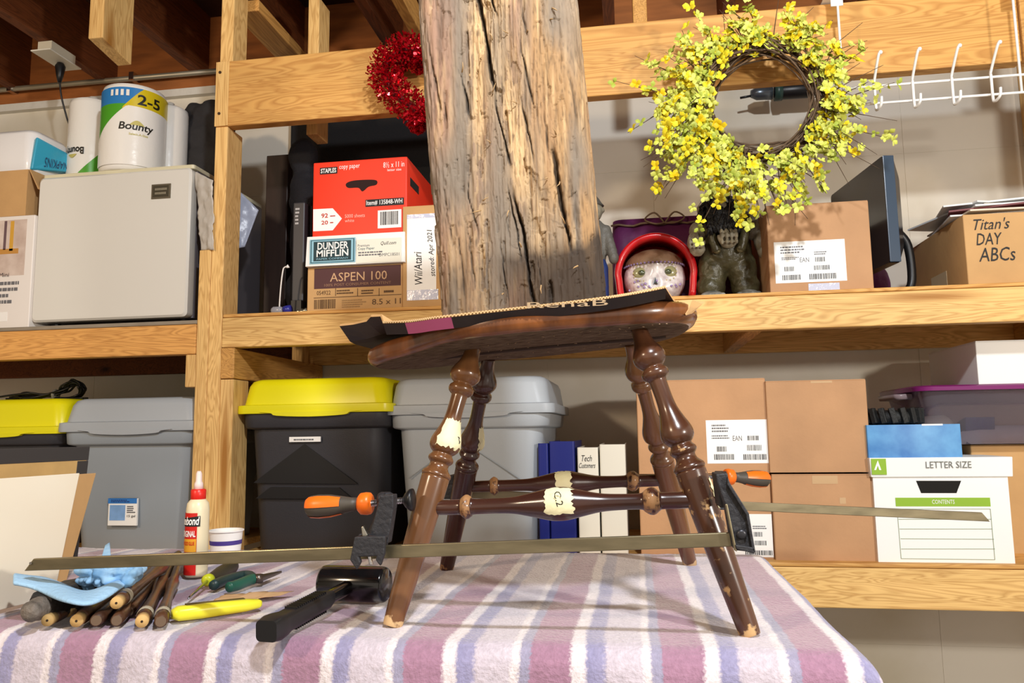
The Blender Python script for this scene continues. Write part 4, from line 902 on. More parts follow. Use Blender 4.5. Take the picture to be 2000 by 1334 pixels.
for k in range(130):
    x = rnd.uniform(-.15, .11)*u_; p = Vector((x-.02*u_, -.02-.125*u_, .80*u_+rnd.uniform(-.03, .02))); ln = rnd.uniform(.08, .17)*u_
    tube(bm_, [p, p+Vector((rnd.uniform(-.006, .006), -.016, -ln*.5)), p+Vector((rnd.uniform(-.012, .012), -.012, -ln))], [.006, .005, .002], 5)
obj('hair', bm_, DK, tr, True, kind='stuff')
# ---- small figure in blue trousers, mostly behind the timber
fgx = P(1158, 480, SY+.16).x
ff = thing('garden_figurine', 'grey figurine with blue trousers half hidden behind the timber', 'figurine', (fgx, SY+.16, S1)); hG = P(1180, 375, SY+.16).z-S1
soft('trousers', [((s_*.020, 0, hG*(.05+.05*k)), .024, (1, 1, 1.2)) for s_ in (-1, 1) for k in range(6)]+[((0, 0, hG*.36), .036, (1.05, .8, .9))], mat('blue_resin', '24386C', .4), ff, .004, 0, W=False, sm=8)
soft('torso', [((0, 0, hG*(.42+.05*k)), .036+.004*math.sin(k*.6), (1.05, .75, 1)) for k in range(6)]+[((s_*(.040+.004*k), -.004*k, hG*(.66-.05*k)), .016, (1, 1, 1.2)) for s_ in (-1, 1) for k in range(6)]+[((0, 0, hG*.74), .02)], mat('grey_resin', '5C5A54', .5, bump=.4), ff, .004, .002, .02, W=False, sm=8)
soft('head', [((0, 0, hG*.84), .033, (.95, 1, 1.1)), ((0, -.032, hG*.84), .008), ((-.03, 0, hG*.84), .008), ((.03, 0, hG*.84), .008)], ST, ff, .003, 0, W=False, sm=3)
obj('hat', lathe(BM(), [(.036, hG*.88), (.030, hG*.90), (.022, hG*.94), (.010, hG*.985), (.003, hG*.995)], None, 18), MATS['grey_resin'], ff, True)
for o in ff.children:
    if o.name.startswith('trousers'): o.location.z -= min(v.co.z for v in o.data.vertices)

# ================================================================== things on the wall / beam
GDY = 2.60
gd = thing('handheld_power_tool', 'dark green gadget hanging on the wall behind the wreath', 'tool', P(1520, 185, GDY))
p = gd.location
GT = mat('dark_green_plastic', '24403A', .4)
obj('body', lathe(BM(), [(.018, -.06), (.026, -.05), (.028, .05), (.022, .075)], Matrix.Translation((.045, 0, .01)) @ Matrix.Rotation(rad(90), 4, 'Y'), 16), M_black, gd, True)
obj('band', lathe(BM(), [(.030, -.012), (.030, .012)], Matrix.Translation((.0, 0, .01)) @ Matrix.Rotation(rad(90), 4, 'Y'), 16), GT, gd, True)
obj('front_part', lathe(BM(), [(.012, -.05), (.022, -.03), (.024, .02)], Matrix.Translation((-.04, 0, .01)) @ Matrix.Rotation(rad(90), 4, 'Y'), 14), mat('grey_blue_metal', '5A626A', .3, .6), gd, True)
obj('nozzle', tube(BM(), [(-.085, 0, .004), (-.125, 0, -.001)], .004, 6), M_black, gd, True)
obj('wall_hook', B1(-.01, .02, .03, .01, .105, .04), M_chrome, gd)

# white wire hook rack
RY = 1.965
rk = thing('wire_hook_rack', 'white wire rack with double hooks hanging on the upper beam', 'hook rack', P(1830, 170, RY))
WM = mat('white_coated_wire', 'F2F2EE', .3)
bm_ = BM(); zA = P(1830, 159, RY).z; zB = P(1830, 193, RY).z
obj('top_rail', tube(BM(), [(P(1648, 175, RY).x, RY, zA), (1.16, RY, zA)], .0033, 8), WM, rk, True, W=True)
obj('bottom_rail', tube(BM(), [(P(1648, 210, RY).x, RY, zB), (1.16, RY, zB)], .0033, 8), WM, rk, True, W=True)
for px in (1708, 1783, 1860, 1937, 2015):
    x = P(px, 190, RY).x
    pts = [(x+.004, RY-.055, zA+.062), (x, RY-.05, zA+.055), (x, RY-.008, zA+.012), (x, RY-.006, zA), (x, RY-.006, zB-.012), (x, RY-.012, zB-.022), (x+.002, RY-.022, zB-.022), (x+.004, RY-.034, zB-.016), (x+.005, RY-.036, zB+.002)]
    obj('hook', tube(BM(), catmull(pts, 3), .0033, 8), WM, rk, True, W=True); obj('hook_tip', ball(BM(), pts[0], .0052, u=8, v=6), WM, rk, True, W=True)
for px in (1642, 1988):
    x = P(px, 100, RY).x
    obj('hanger_rod', tube(BM(), [(x, RY+.0, zB), (x, RY+.0, 2.155)], .0032, 8), WM, rk, True, W=True)
    obj('bracket', B1(x-.017, RY-.003, 2.08, x+.013, RY+.001, 2.16), WM, rk, bevel=.001, W=True); obj('bracket', B1(x-.017, RY+.001, 2.138, x+.013, SY+.05, 2.141), WM, rk, W=True)

# ================================================================== tinsel heart
HY = 1.985
hc0 = P(838, 165, HY)
ht = thing('tinsel_heart_wreath', 'red tinsel heart hanging on the upper beam, half behind the timber', 'wreath', hc0)
def heart(t_):
    x = 16*math.sin(t_)**3; z = 13*math.cos(t_)-5*math.cos(2*t_)-2*math.cos(3*t_)-math.cos(4*t_)
    return Vector((x/16*.128, 0, z/16*.128+.012))
ring = [heart(2*math.pi*i/80) for i in range(80)]
obj('frame', tube(BM(), ring, .012, 8, True), mat('dark_red_foil_core', '6A0A12', .5), ht, True)
vs, fs = [], []; rnd = random.Random(2)
for k in range(11000):
    i = rnd.randrange(80); c = ring[i].lerp(ring[(i+1) % 80], rnd.random()); a = rnd.uniform(0, 2*math.pi)
    tn_ = (ring[(i+1) % 80]-ring[i]).normalized(); n1 = Vector((-tn_.z, 0, tn_.x)); rr = rnd.uniform(.016, .047)
    d = (n1*math.cos(a)+Vector((0, 1, 0))*math.sin(a)); 
    if d.y > .75: continue
    p = c+d*rr; e = Vector((rnd.gauss(0, 1), rnd.gauss(0, 1), rnd.gauss(0, 1))).normalized(); s_ = e.cross(d); s_ = s_.normalized() if s_.length > .1 else n1
    L_ = rnd.uniform(.005, .011); wd = rnd.uniform(.002, .0042); e = (e*.6+d*.8).normalized(); b0 = len(vs)
    vs += [tuple(p-s_*wd), tuple(p+s_*wd), tuple(p+e*L_+s_*wd*.8), tuple(p+e*L_-s_*wd*.8)]; fs.append((b0, b0+1, b0+2, b0+3))
obj('tinsel', (vs, [], fs), mat('red_foil', 'B80C1C', .2, .6), ht, kind='stuff')
obj('hanging_nail', tube(BM(), [(0, -.0, .115), (0, .065, .12)], .002, 6), M_chrome, ht)

# ================================================================== forsythia wreath
WYY = 1.93
wc0 = P(1487, 200, WYY)
wr = thing('forsythia_wreath', 'twig wreath covered in yellow blossoms hanging on the upper beam', 'wreath', wc0)
TWG = mat('brown_twigs', '5E4A36', .8, var=.3, vscale=40); rnd = random.Random(21)
RR = .140
bm_ = BM()
for k in range(46):
    ph = rnd.uniform(0, 6.28); r0 = RR*rnd.uniform(.86, 1.12); arc = rnd.uniform(2.0, 5.0); tilt = rnd.uniform(-.02, .02); pts = []
    for i in range(26):
        a = ph+arc*i/25; rr = r0+.010*math.sin(a*3+k)+(.05*((i-21)/4)**1.5 if i > 21 and k % 3 == 0 else 0)
        pts.append((rr*math.cos(a), tilt+.012*math.sin(a*2+k), rr*math.sin(a)*1.02))
    tube(bm_, pts, [.0022]*24+[.0014, .0006], 5)
obj('twig_ring', bm_, TWG, wr, True, kind='stuff')
# sprays: each leaves the ring mostly swept outwards, carrying blossoms
def flower_mesh(seed, col):
    r_ = random.Random(seed); bm = BM(); n_ = r_.choice((4, 4, 3))
    for k in range(n_):
        a = 2*math.pi*k/n_+r_.uniform(-.3, .3); L_ = r_.uniform(.0125, .0175); wd = L_*.36; up = r_.uniform(.45, 1.0)
        M_ = Matrix.Rotation(a, 4, 'Z') @ Matrix.Rotation(-up*.8, 4, 'Y')
        ids = [(0, 0, 0), (L_*.35, wd*.8, .001), (L_*.7, wd, .0), (L_, 0, -.002), (L_*.7, -wd, .0), (L_*.35, -wd*.8, .001), (L_*.55, 0, .003)]
        v = [bm.verts.new(M_ @ Vector(p)) for p in ids]
        for i in range(6): bm.faces.new((v[i], v[(i+1) % 6], v[6]))
    me = bpy.data.meshes.new('flower'); bm.to_mesh(me); bm.free(); me.materials.append(col); me.polygons.foreach_set('use_smooth', [True]*len(me.polygons)); return me
def petal(name, c, c2):
    m_ = mat(name, c, .5, c2=c2, vscale=60, spec=.3); b_ = m_.node_tree.nodes['Principled BSDF']; b_.inputs['Subsurface Weight'].default_value = .15; b_.inputs['Subsurface Radius'].default_value = (.004, .004, .001); return m_
cols = [petal('yellow_petal', 'E2CE1E', 'EADC3A'), petal('lime_petal', 'C6CE4C', 'DDE07A'), petal('gold_petal', 'D8B810', 'E6CC28'), petal('green_leaf', '9FAE3C', 'B9C458')]
fms = [flower_mesh(i, cols[(0, 1, 0, 2, 1, 0, 3, 1)[i]]) for i in range(8)]
sprays = []; bmS = BM(); spots = []
for k in range(160):
    a = rnd.uniform(0, 2*math.pi); dens = 1.0
    if 1.1 < a < 2.2 and rnd.random() < .35: a += 1.4
    base = Vector((RR*math.cos(a)*rnd.uniform(.86, 1.1), rnd.uniform(-.03, .012), RR*math.sin(a)*rnd.uniform(.86, 1.1)))
    sw = rnd.choice((-1, 1, 1))*rnd.uniform(.2, 1.25); dr = a+sw
    if math.cos(dr-a) < .25: dr = a+.9*(1 if sw > 0 else -1)
    L_ = rnd.uniform(.05, .135)*(1.35 if math.sin(a) < .3 and math.cos(a) < .2 else 1)
    if rnd.random() < .16: L_ *= 1.45
    d = Vector((math.cos(dr), rnd.uniform(-.5, .05), math.sin(dr))).normalized(); g = Vector((0, 0, -.25))
    pts = [base, base+d*L_*.5, base+d*L_+g*L_*.4]
    tube(bmS, pts, [.0016, .0013, .0006], 4)
    n_ = int(4+L_*38)
    for j in range(n_):
        t_ = rnd.uniform(.02, 1)**.8; p = pts[0].lerp(pts[2], t_)+Vector((rnd.uniform(-.012, .012), rnd.uniform(-.016, .008), rnd.uniform(-.012, .012)))
        if math.hypot(p.x, p.z) < .104: continue
        if p.y > .055: p.y = .05
        spots.append((p, d))
for k in range(60):   # bare twigs
    a = rnd.uniform(0, 2*math.pi); base = Vector((RR*1.0*math.cos(a), rnd.uniform(-.02, .01), RR*math.sin(a))); dr = a+rnd.uniform(-.9, .9); L_ = rnd.uniform(.08, .19)
    d = Vector((math.cos(dr), rnd.uniform(-.25, .1), math.sin(dr)-.15)); tube(bmS, [base, base+d*L_*.5+Vector((0, 0, .004)), base+d*L_], [.0013, .0011, .0006], 4)
obj('twigs', bmS, TWG, wr, True, kind='stuff')
rnd.shuffle(spots)
extra = BM()
for i, (p, d) in enumerate(spots):
    q = Vector((d.x*.5+rnd.uniform(-.8, .8), -1+rnd.uniform(-.4, .7), d.z*.4+rnd.uniform(-.8, .8))).normalized(); s_ = rnd.uniform(.8, 1.35)
    Mq = Matrix.Translation(p) @ q.to_track_quat('Z', 'Y').to_matrix().to_4x4() @ Matrix.Rotation(rnd.uniform(0, 6.28), 4, 'Z') @ Matrix.Diagonal((s_, s_, s_, 1))
    fm = fms[rnd.choice((0, 1, 2, 3, 4, 5, 1, 4, 6, 7, 7, 6))]
    if i < 285:
        o = bpy.data.objects.new('blossom', fm); COL.objects.link(o); o.parent = wr; o.matrix_local = Mq
    else:
        nv = len(extra.verts); extra.from_mesh(fm); extra.verts.ensure_lookup_table(); mi = cols.index(fm.materials[0])
        bmesh.ops.transform(extra, matrix=Mq, verts=extra.verts[nv:])
        extra.faces.ensure_lookup_table()
        for f in extra.faces[-(len(fm.polygons)):]: f.material_index = mi
obj('small_blossoms', extra, cols, wr, True, kind='stuff')

# ================================================================== TABLE + BLANKET
T = .75; XR = .262; XL = -1.75; YF = .955; YB = 1.70
tbl = thing('work_table', 'work table hidden under the striped blanket', 'table', ((XL+XR)/2, (YF+YB)/2, 0))
obj('table_top', B1(XL+.02, YF+.02, T-.035, XR-.02, YB-.02, T-.006), M_rail_y, tbl, bevel=.003, W=True)
for x in (XL+.06, XR-.11):
    for y in (YF+.06, YB-.11): obj('leg', B1(x, y, 0, x+.05, y+.05, T-.0355), M_rail_y, tbl, bevel=.003, W=True)
bl = bpy.data.materials.new('striped_fleece'); bl.use_nodes = True; t = bl.node_tree; L = t.links; b = t.nodes['Principled BSDF']
b.inputs['Roughness'].default_value = .95; b.inputs['Sheen Weight'].default_value = .5; b.inputs['Specular IOR Level'].default_value = .1
at = N(t, 'ShaderNodeAttribute', attribute_name='cloth'); sp = N(t, 'ShaderNodeSeparateXYZ'); L.new(at.outputs['Vector'], sp.inputs[0])
nz = N(t, 'ShaderNodeTexNoise'); nz.inputs['Scale'].default_value = 9; nz.inputs['Detail'].default_value = 3; L.new(at.outputs['Vector'], nz.inputs[0])
nf = N(t, 'ShaderNodeTexNoise'); nf.inputs['Scale'].default_value = 260; nf.inputs['Detail'].default_value = 2; L.new(at.outputs['Vector'], nf.inputs[0])
def mth(op, a, b_=None):
    n = N(t, 'ShaderNodeMath', operation=op)
    for i, v in enumerate((a, b_)):
        if v is None: continue
        if isinstance(v, (int, float)): n.inputs[i].default_value = v
        else: L.new(v, n.inputs[i])
    return n.outputs[0]
u1 = mth('ADD', sp.outputs[0], mth('MULTIPLY', mth('SUBTRACT', nz.outputs[0], .5), .012)); u1 = mth('ADD', u1, mth('MULTIPLY', mth('SUBTRACT', nf.outputs[0], .5), .010))
u2 = mth('FRACT', mth('DIVIDE', mth('ADD', u1, 10*.157+.740+.022), .157))
r = N(t, 'ShaderNodeValToRGB'); r.color_ramp.interpolation = 'LINEAR'; E_ = r.color_ramp.elements
stops = [(0, 'A07A90'), (.29, 'A07A90'), (.32, 'DCD3D6'), (.40, 'DCD3D6'), (.43, '8F8CAE'), (.54, '9692B2'), (.57, 'C3B9C4'), (.83, 'C5BCC6'), (.86, 'DDD4D7'), (.90, 'DDD4D7'), (.92, '9A96AE'), (.985, '9A96AE'), (1, 'A07A90')]
E_[0].position = 0; E_[0].color = srgb(stops[0][1]); E_[1].position = 1; E_[1].color = srgb(stops[-1][1])
for p_, c_ in stops[1:-1]: e = E_.new(p_); e.color = srgb(c_)
L.new(u2, r.inputs[0])
nb_ = N(t, 'ShaderNodeTexNoise'); nb_.inputs['Scale'].default_value = 130; nb_.inputs['Detail'].default_value = 4; L.new(at.outputs['Vector'], nb_.inputs[0])
hv = N(t, 'ShaderNodeHueSaturation'); mr = N(t, 'ShaderNodeMapRange'); mr.inputs[1].default_value = .3; mr.inputs[2].default_value = .7; mr.inputs[3].default_value = .88; mr.inputs[4].default_value = 1.1
L.new(nb_.outputs[0], mr.inputs[0]); L.new(mr.outputs[0], hv.inputs['Value']); L.new(r.outputs[0], hv.inputs['Color']); L.new(hv.outputs[0], b.inputs['Base Color'])
bp = N(t, 'ShaderNodeBump'); bp.inputs['Strength'].default_value = .4; bp.inputs['Distance'].default_value = .004; L.new(mth('ADD', nb_.outputs[0], mth('MULTIPLY', nf.outputs[0], .6)), bp.inputs['Height']); L.new(bp.outputs[0], b.inputs['Normal'])
DR = .42; rb = .028
us = np.concatenate([np.linspace(XL-.02, XR, 300), np.linspace(XR, XR+DR, 80)[1:]]); vsn = np.concatenate([np.linspace(YF-DR, YF, 90), np.linspace(YF, YB+.03, 130)[1:]])
Ug, Vg = np.meshgrid(us, vsn); dx = np.maximum(0, Ug-(XR-rb)); dy = np.maximum(0, (YF+rb)-Vg)
def bend(s): a = np.minimum(s/rb, math.pi/2); return rb*np.sin(a), rb*(1-np.cos(a))+np.maximum(0, s-rb*math.pi/2)
bx_, zx = bend(dx); by_, zy = bend(dy)
X_ = np.minimum(Ug, XR-rb)+bx_; Yy = np.maximum(Vg, YF+rb)-by_
hyp = np.sqrt(zx**2+zy**2)*.6+np.maximum(zx, zy)*.4
Zz = T-hyp
fold = np.sin(Ug*21+1.3)*.5+np.sin(Ug*47)*.25+vnoise(Ug*9+50, Vg*0+1, Vg*0+1, 3)
Yy = Yy - np.minimum(zy, .2)*.10*fold - zy*.08
foldx = np.sin(Vg*19)*.5+vnoise(Vg*9+50, Vg*0+1, Vg*0+1, 5)
X_ = X_ + np.minimum(zx, .3)*.12*foldx + zx*.10
wr_ = (vnoise(Ug*9+30, Vg*7+30, Ug*0+1, 8)-.5)*.0035+(vnoise(Ug*26+30, Vg*22+30, Ug*0+1, 9)-.5)*.0018
ontop = np.exp(-hyp*60)
fz = (vnoise(Ug*420+60, Vg*420+60, Ug*0+1, 4)-.5)*.0016
Zz = Zz + wr_*1.0 + fz*.6 - .0022
Yy = Yy - fz*(1-ontop)*1.4
# back edge hangs
db_ = np.maximum(0, Vg-(YB-.01)); Zz = Zz-db_*1.6; Yy = Yy-db_*.6
vs = np.stack([X_.ravel(), Yy.ravel(), Zz.ravel()], 1); nu = len(us); nv = len(vsn)
ii = (np.arange(nv-1)[:, None]*nu+np.arange(nu-1)[None, :]).ravel(); fcs = np.stack([ii, ii+1, ii+nu+1, ii+nu], 1)
bo = obj('striped_blanket', (vs.tolist(), [], fcs.tolist()), bl, None, True)
tag(bo, 'fuzzy blanket with mauve, white and lavender stripes draped over the work table', 'blanket')
atb = bo.data.attributes.new('cloth', 'FLOAT_VECTOR', 'POINT'); atb.data.foreach_set('vector', np.stack([Ug.ravel(), Vg.ravel(), 0*Ug.ravel()], 1).astype(np.float32).ravel())
so = bo.modifiers.new('s', 'SOLIDIFY'); so.thickness = .003; so.offset = -1

# ================================================================== CHAIR
wm = bpy.data.materials.new('turned_dark_maple'); wm.use_nodes = True; t = wm.node_tree; L = t.links; b = t.nodes['Principled BSDF']
def woodmat(mm, c1, c2, wear, wscale=1.0, rough=.26):
    t = mm.node_tree; L = t.links; b = t.nodes['Principled BSDF']
    tc = N(t, 'ShaderNodeTexCoord'); mp = N(t, 'ShaderNodeMapping'); mp.inputs['Scale'].default_value = (40, 40, 5); L.new(tc.outputs['Object'], mp.inputs[0])
    nz = N(t, 'ShaderNodeTexNoise'); nz.inputs['Scale'].default_value = 1; nz.inputs['Detail'].default_value = 4; L.new(mp.outputs[0], nz.inputs[0])
    r = N(t, 'ShaderNodeValToRGB'); r.color_ramp.elements[0].position = .3; r.color_ramp.elements[1].position = .75; r.color_ramp.elements[0].color = srgb(c1); r.color_ramp.elements[1].color = srgb(c2); L.new(nz.outputs[0], r.inputs[0])
    at = N(t, 'ShaderNodeAttribute', attribute_name='wear'); n2 = N(t, 'ShaderNodeTexNoise'); n2.inputs['Scale'].default_value = 70*wscale; n2.inputs['Detail'].default_value = 5; L.new(tc.outputs['Object'], n2.inputs[0])
    ad = N(t, 'ShaderNodeMath', operation='ADD'); L.new(at.outputs['Fac'], ad.inputs[0]); L.new(n2.outputs[0], ad.inputs[1])
    gt = N(t, 'ShaderNodeMapRange'); gt.inputs[1].default_value = 1.0; gt.inputs[2].default_value = 1.08; L.new(ad.outputs[0], gt.inputs[0])
    mx = N(t, 'ShaderNodeMix', data_type='RGBA'); L.new(gt.outputs[0], mx.inputs[0]); L.new(r.outputs[0], mx.inputs[6]); mx.inputs[7].default_value = srgb(wear); L.new(mx.outputs[2], b.inputs['Base Color'])
    rr = N(t, 'ShaderNodeMapRange'); rr.inputs[3].default_value = rough; rr.inputs[4].default_value = .7; L.new(gt.outputs[0], rr.inputs[0]); L.new(rr.outputs[0], b.inputs['Roughness'])
    b.inputs['Coat Weight'].default_value = .35; b.inputs['Coat Roughness'].default_value = .15
    MATS[mm.name] = mm; return mm
woodmat(wm, '3C2217', '5E3A24', 'BE9866')
wm2 = woodmat(bpy.data.materials.new('turned_light_maple') if False else (lambda q: (setattr(q, 'use_nodes', True), q)[1])(bpy.data.materials.new('turned_light_maple')), '5C3A22', '7E5430', 'CBA878')
wmd = woodmat((lambda q: (setattr(q, 'use_nodes', True), q)[1])(bpy.data.materials.new('turned_mahogany')), '321A14', '4A2A1E', '9A7046')
chair = thing('wooden_chair_base', 'dark turned-leg wooden chair without its back, standing on the striped blanket', 'chair', (-.12, 1.25, T))
CX = chair
legprof = [(0, 15), (.03, 15.5), (.06, 19), (.085, 26), (.105, 30), (.122, 29), (.136, 24), (.145, 19), (.150, 20), (.158, 24), (.168, 25), (.178, 23.5), (.186, 19), (.19, 16.5), (.20, 15.8), (.25, 15.6), (.29, 17.5), (.325, 23), (.35, 28), (.37, 30.5), (.388, 29.5), (.402, 24), (.408, 20), (.414, 21), (.424, 25), (.433, 25), (.440, 22), (.446, 19), (.458, 19.5), (.468, 23), (.476, 27.5), (.484, 29.5), (.490, 29), (.494, 27.3), (.50, 28), (.62, 27), (.8, 24), (.94, 21), (.992, 19.5), (1, 18)]
def hseat(x): return 1.143+.068*(x+.06)
feet = {'FL': (PZ(766, 1222, T), (-.238, 1.13)), 'FR': (PZ(1466, 1240, T), (.008, 1.09)), 'BL': (PZ(872, 1110, T), (-.246, 1.295)), 'BR': (PZ(1348, 1101, T), (-.003, 1.28))}
legfr = {}
def attr_wear(o, vals):
    a = o.data.attributes.new('wear', 'FLOAT', 'POINT'); a.data.foreach_set('value', np.array(vals, dtype=np.float32))
for key, (ft, tp) in feet.items():
    ft = Vector((ft.x, ft.y, T-.001)); top = Vector((tp[0], tp[1], hseat(tp[0])+.004)); ln = (ft-top).length
    M_ = frame_to(top, ft, Vector((0, 1, 0))); legfr[key] = (M_, ln)
    prof = [(r_/1500*(1.16-.14*t_), t_*ln) for t_, r_ in legprof]
    # resample for smoothness
    pr2 = catmull([(a, b_, 0) for a, b_ in prof], 3); pr2 = [(v.x, v.y) for v in pr2]
    mm = {'FL': wm2, 'FR': wm, 'BL': wmd, 'BR': wm2}[key]
    loc_o = obj('leg', lathe(BM(), pr2, None, 40), mm, CX, True)
    bpy.context.view_layer.update(); loc_o.matrix_world = M_
    loc_o.matrix_parent_inverse = Matrix(); loc_o.matrix_basis = chair.matrix_world.inverted() @ M_
    wv = []
    for v in loc_o.data.vertices:
        tt_ = v.co.z/ln; wv_ = .0
        if tt_ > .93: wv_ = .62*min(1, (tt_-.93)/.05)
        elif key == 'FR' and tt_ > .5: wv_ = .40
        elif key == 'FR' and tt_ > .40: wv_ = .38 if (tt_ > .468 and tt_ < .495) or tt_ < .44 else .2
        elif tt_ > .47 and tt_ < .49: wv_ = .3
        wv.append(wv_)
    attr_wear(loc_o, wv)
def leg_at_z(key, z):
    ft, tp = feet[key]; top = Vector((tp[0], tp[1], hseat(tp[0])+.004)); ft = Vector((ft.x, ft.y, T)); k = (z-ft.z)/(top.z-ft.z); return ft.lerp(top, k)
def stretcher(a, b_, prof, m_):
    ln = (b_-a).length; o = obj('stretcher', lathe(BM(), [(v.x, v.y) for v in catmull([(r_, t_*ln, 0) for t_, r_ in prof], 4)], None, 32), m_, CX, True)
    o.matrix_basis = chair.matrix_world.inverted() @ frame_to(a, b_, Vector((0, 1, 0)))
    attr_wear(o, [.56 if (.10 < v.co.z/ln < .19 or .79 < v.co.z/ln < .90) and math.hypot(v.co.x, v.co.y) > .0125 else .12 for v in o.data.vertices]); return ln
sprof = [(0, .0095), (.08, .0105), (.128, .0108), (.138, .0135), (.150, .0165), (.160, .0165), (.172, .0135), (.182, .0108), (.25, .0105), (.33, .0115), (.40, .0165), (.46, .0215), (.49, .0228), (.53, .0222), (.58, .018), (.65, .0125), (.72, .0108), (.79, .0108), (.805, .0140), (.822, .0178), (.84, .0178), (.857, .013), (.87, .0112), (.93, .0112), (1, .010)]
def zfor(key, px_, py_):  # height at which the leg axis crosses the given row of the photograph
    best = None
    for i in range(400):
        z = T+.4*i/400; p = leg_at_z(key, z); q = p-CAM; d = q.dot(FWD); y = 667-FPX*q.dot(UPV)/d
        if best is None or abs(y-py_) < best[0]: best = (abs(y-py_), z)
    return best[1]
aF = leg_at_z('FL', zfor('FL', 0, 992)); bF = leg_at_z('FR', zfor('FR', 0, 976)); stretcher(aF, bF, sprof, wmd)
aB = leg_at_z('BL', zfor('BL', 0, 951)); bB = leg_at_z('BR', zfor('BR', 0, 937)); stretcher(aB, bB, sprof, wmd)
# masking tape patches wrapped on turned parts
TPM = mat('masking_tape', 'E3DDB2', .6, bump=.2, bscale=80)
def tapepatch(M_, ln, prof_fn, t0, t1, a0, a1, seed, nm='masking_tape', parent=CX):
    r_ = random.Random(seed); bm = BM(); nu_, nv_ = 14, 10; g = []
    jl = [r_.uniform(-.35, .35) for _ in range(nv_+1)]; jt = [r_.uniform(-.06, .06) for _ in range(nu_+1)]; jb = [r_.uniform(-.10, .10) for _ in range(nu_+1)]
    for j in range(nv_+1):
        row = []
        for i in range(nu_+1):
            u, v = i/nu_, j/nv_; e = (t1-t0); t_ = t0+e*(v*(1+jb[i]-jt[i])+jt[i]); a = a0+(a1-a0)*u+(jl[j]*.25*(1-u)+jl[-j-1]*.18*u)
            rr = prof_fn(t_)+.0009+.0003*math.sin(i*2.1+j); row.append(bm.verts.new(M_ @ Vector((rr*math.cos(a), rr*math.sin(a), t_*ln))))
        g.append(row)
    for j in range(nv_):
        for i in range(nu_): bm.faces.new((g[j][i], g[j][i+1], g[j+1][i+1], g[j+1][i]))
    o = obj(nm, bm, TPM, parent, True, W=True); return o
def pf_leg(t_):
    for (a, ra), (b_, rb_) in zip(legprof, legprof[1:]):
        if a <= t_ <= b_: return (ra+(rb_-ra)*(t_-a)/(b_-a))/1500*(1.16-.14*t_)
    return .015
def ang_for(M_, ln, t_, px_):
    """angle around the axis whose surface faces the camera at column px_"""
    best = None
    for i in range(360):
        a = 2*math.pi*i/360; r_ = pf_leg(t_); p = M_ @ Vector((r_*math.cos(a), r_*math.sin(a), t_*ln)); n_ = (M_.to_3x3() @ Vector((math.cos(a), math.sin(a), 0)))
        q = p-CAM
        if n_.dot(q) > 0: continue
        x = 1000+FPX*q.dot(RGT)/q.dot(FWD)
        if best is None or abs(x-px_) < best[0]: best = (abs(x-px_), a)
    return best[1]
def tape_on_leg(key, t0, t1, pxa, pxb, seed):
    M_, ln = legfr[key]; tm_ = (t0+t1)/2; a0, a1 = ang_for(M_, ln, tm_, pxa), ang_for(M_, ln, tm_, pxb)
    while a1-a0 > math.pi: a1 -= 2*math.pi
    while a0-a1 > math.pi: a0 -= 2*math.pi
    return tapepatch(M_, ln, pf_leg, t0, t1, a0, a1, seed)
def ink_on(o_root, s, cpx, cpy, Y, hpx, wpx, rot=0, lift=0):
    return txt(o_root, s, (cpx-wpx/2, cpy-hpx/2, cpx+wpx/2, cpy+hpx/2), M_ink, Y, 0, rot=rot, name='tape_lettering')
tape_on_leg('FL', .285, .385, 862, 903, 3); tape_on_leg('BL', .295, .385, 935, 950, 5); tape_on_leg('FR', .535, .625, 1392, 1412, 9)
Mc = frame_to(aF, bF, Vector((0, 1, 0))); lnF = (bF-aF).length
def pf_s(t_):
    for (a, ra), (b_, rb_) in zip(sprof, sprof[1:]):
        if a <= t_ <= b_: return ra+(rb_-ra)*(t_-a)/(b_-a)
    return .01
def s_ang(Mq, ln, t_, up): # angle with normal towards camera, offset up
    bst = None
    for i in range(360):
        a = 2*math.pi*i/360; n_ = Mq.to_3x3() @ Vector((math.cos(a), math.sin(a), 0)); s_ = n_.dot(Vector((0, -math.cos(up), math.sin(up))))
        if bst is None or s_ > bst[0]: bst = (s_, a)
    return bst[1]
a_ = s_ang(Mc, lnF, .5, .35); tapepatch(Mc, lnF, pf_s, .455, .555, a_-.9, a_+.9, 6)
ctp = Mc @ Vector((0, 0, .505*lnF)); yT = ctp.y-.0242
ink_on(chair, 'C.2', 1091, 975, yT+.0005, 30, 17, rot=-75)
MB_ = frame_to(aB, bB, Vector((0, 1, 0))); a_ = s_ang(MB_, (bB-aB).length, .5, .5); tapepatch(MB_, (bB-aB).length, pf_s, .455, .53, a_-.8, a_+1.0, 8)
pL = leg_at_z('FL', T+.28); 
M_, ln = legfr['FL']; a_ = ang_for(M_, ln, .345, 896); p = M_ @ Vector(((pf_leg(.345)+.0022)*math.cos(a_), (pf_leg(.345)+.0022)*math.sin(a_), .345*ln)); ink_on(chair, 'B', 895, 860, p.y-.002, 15, 8)

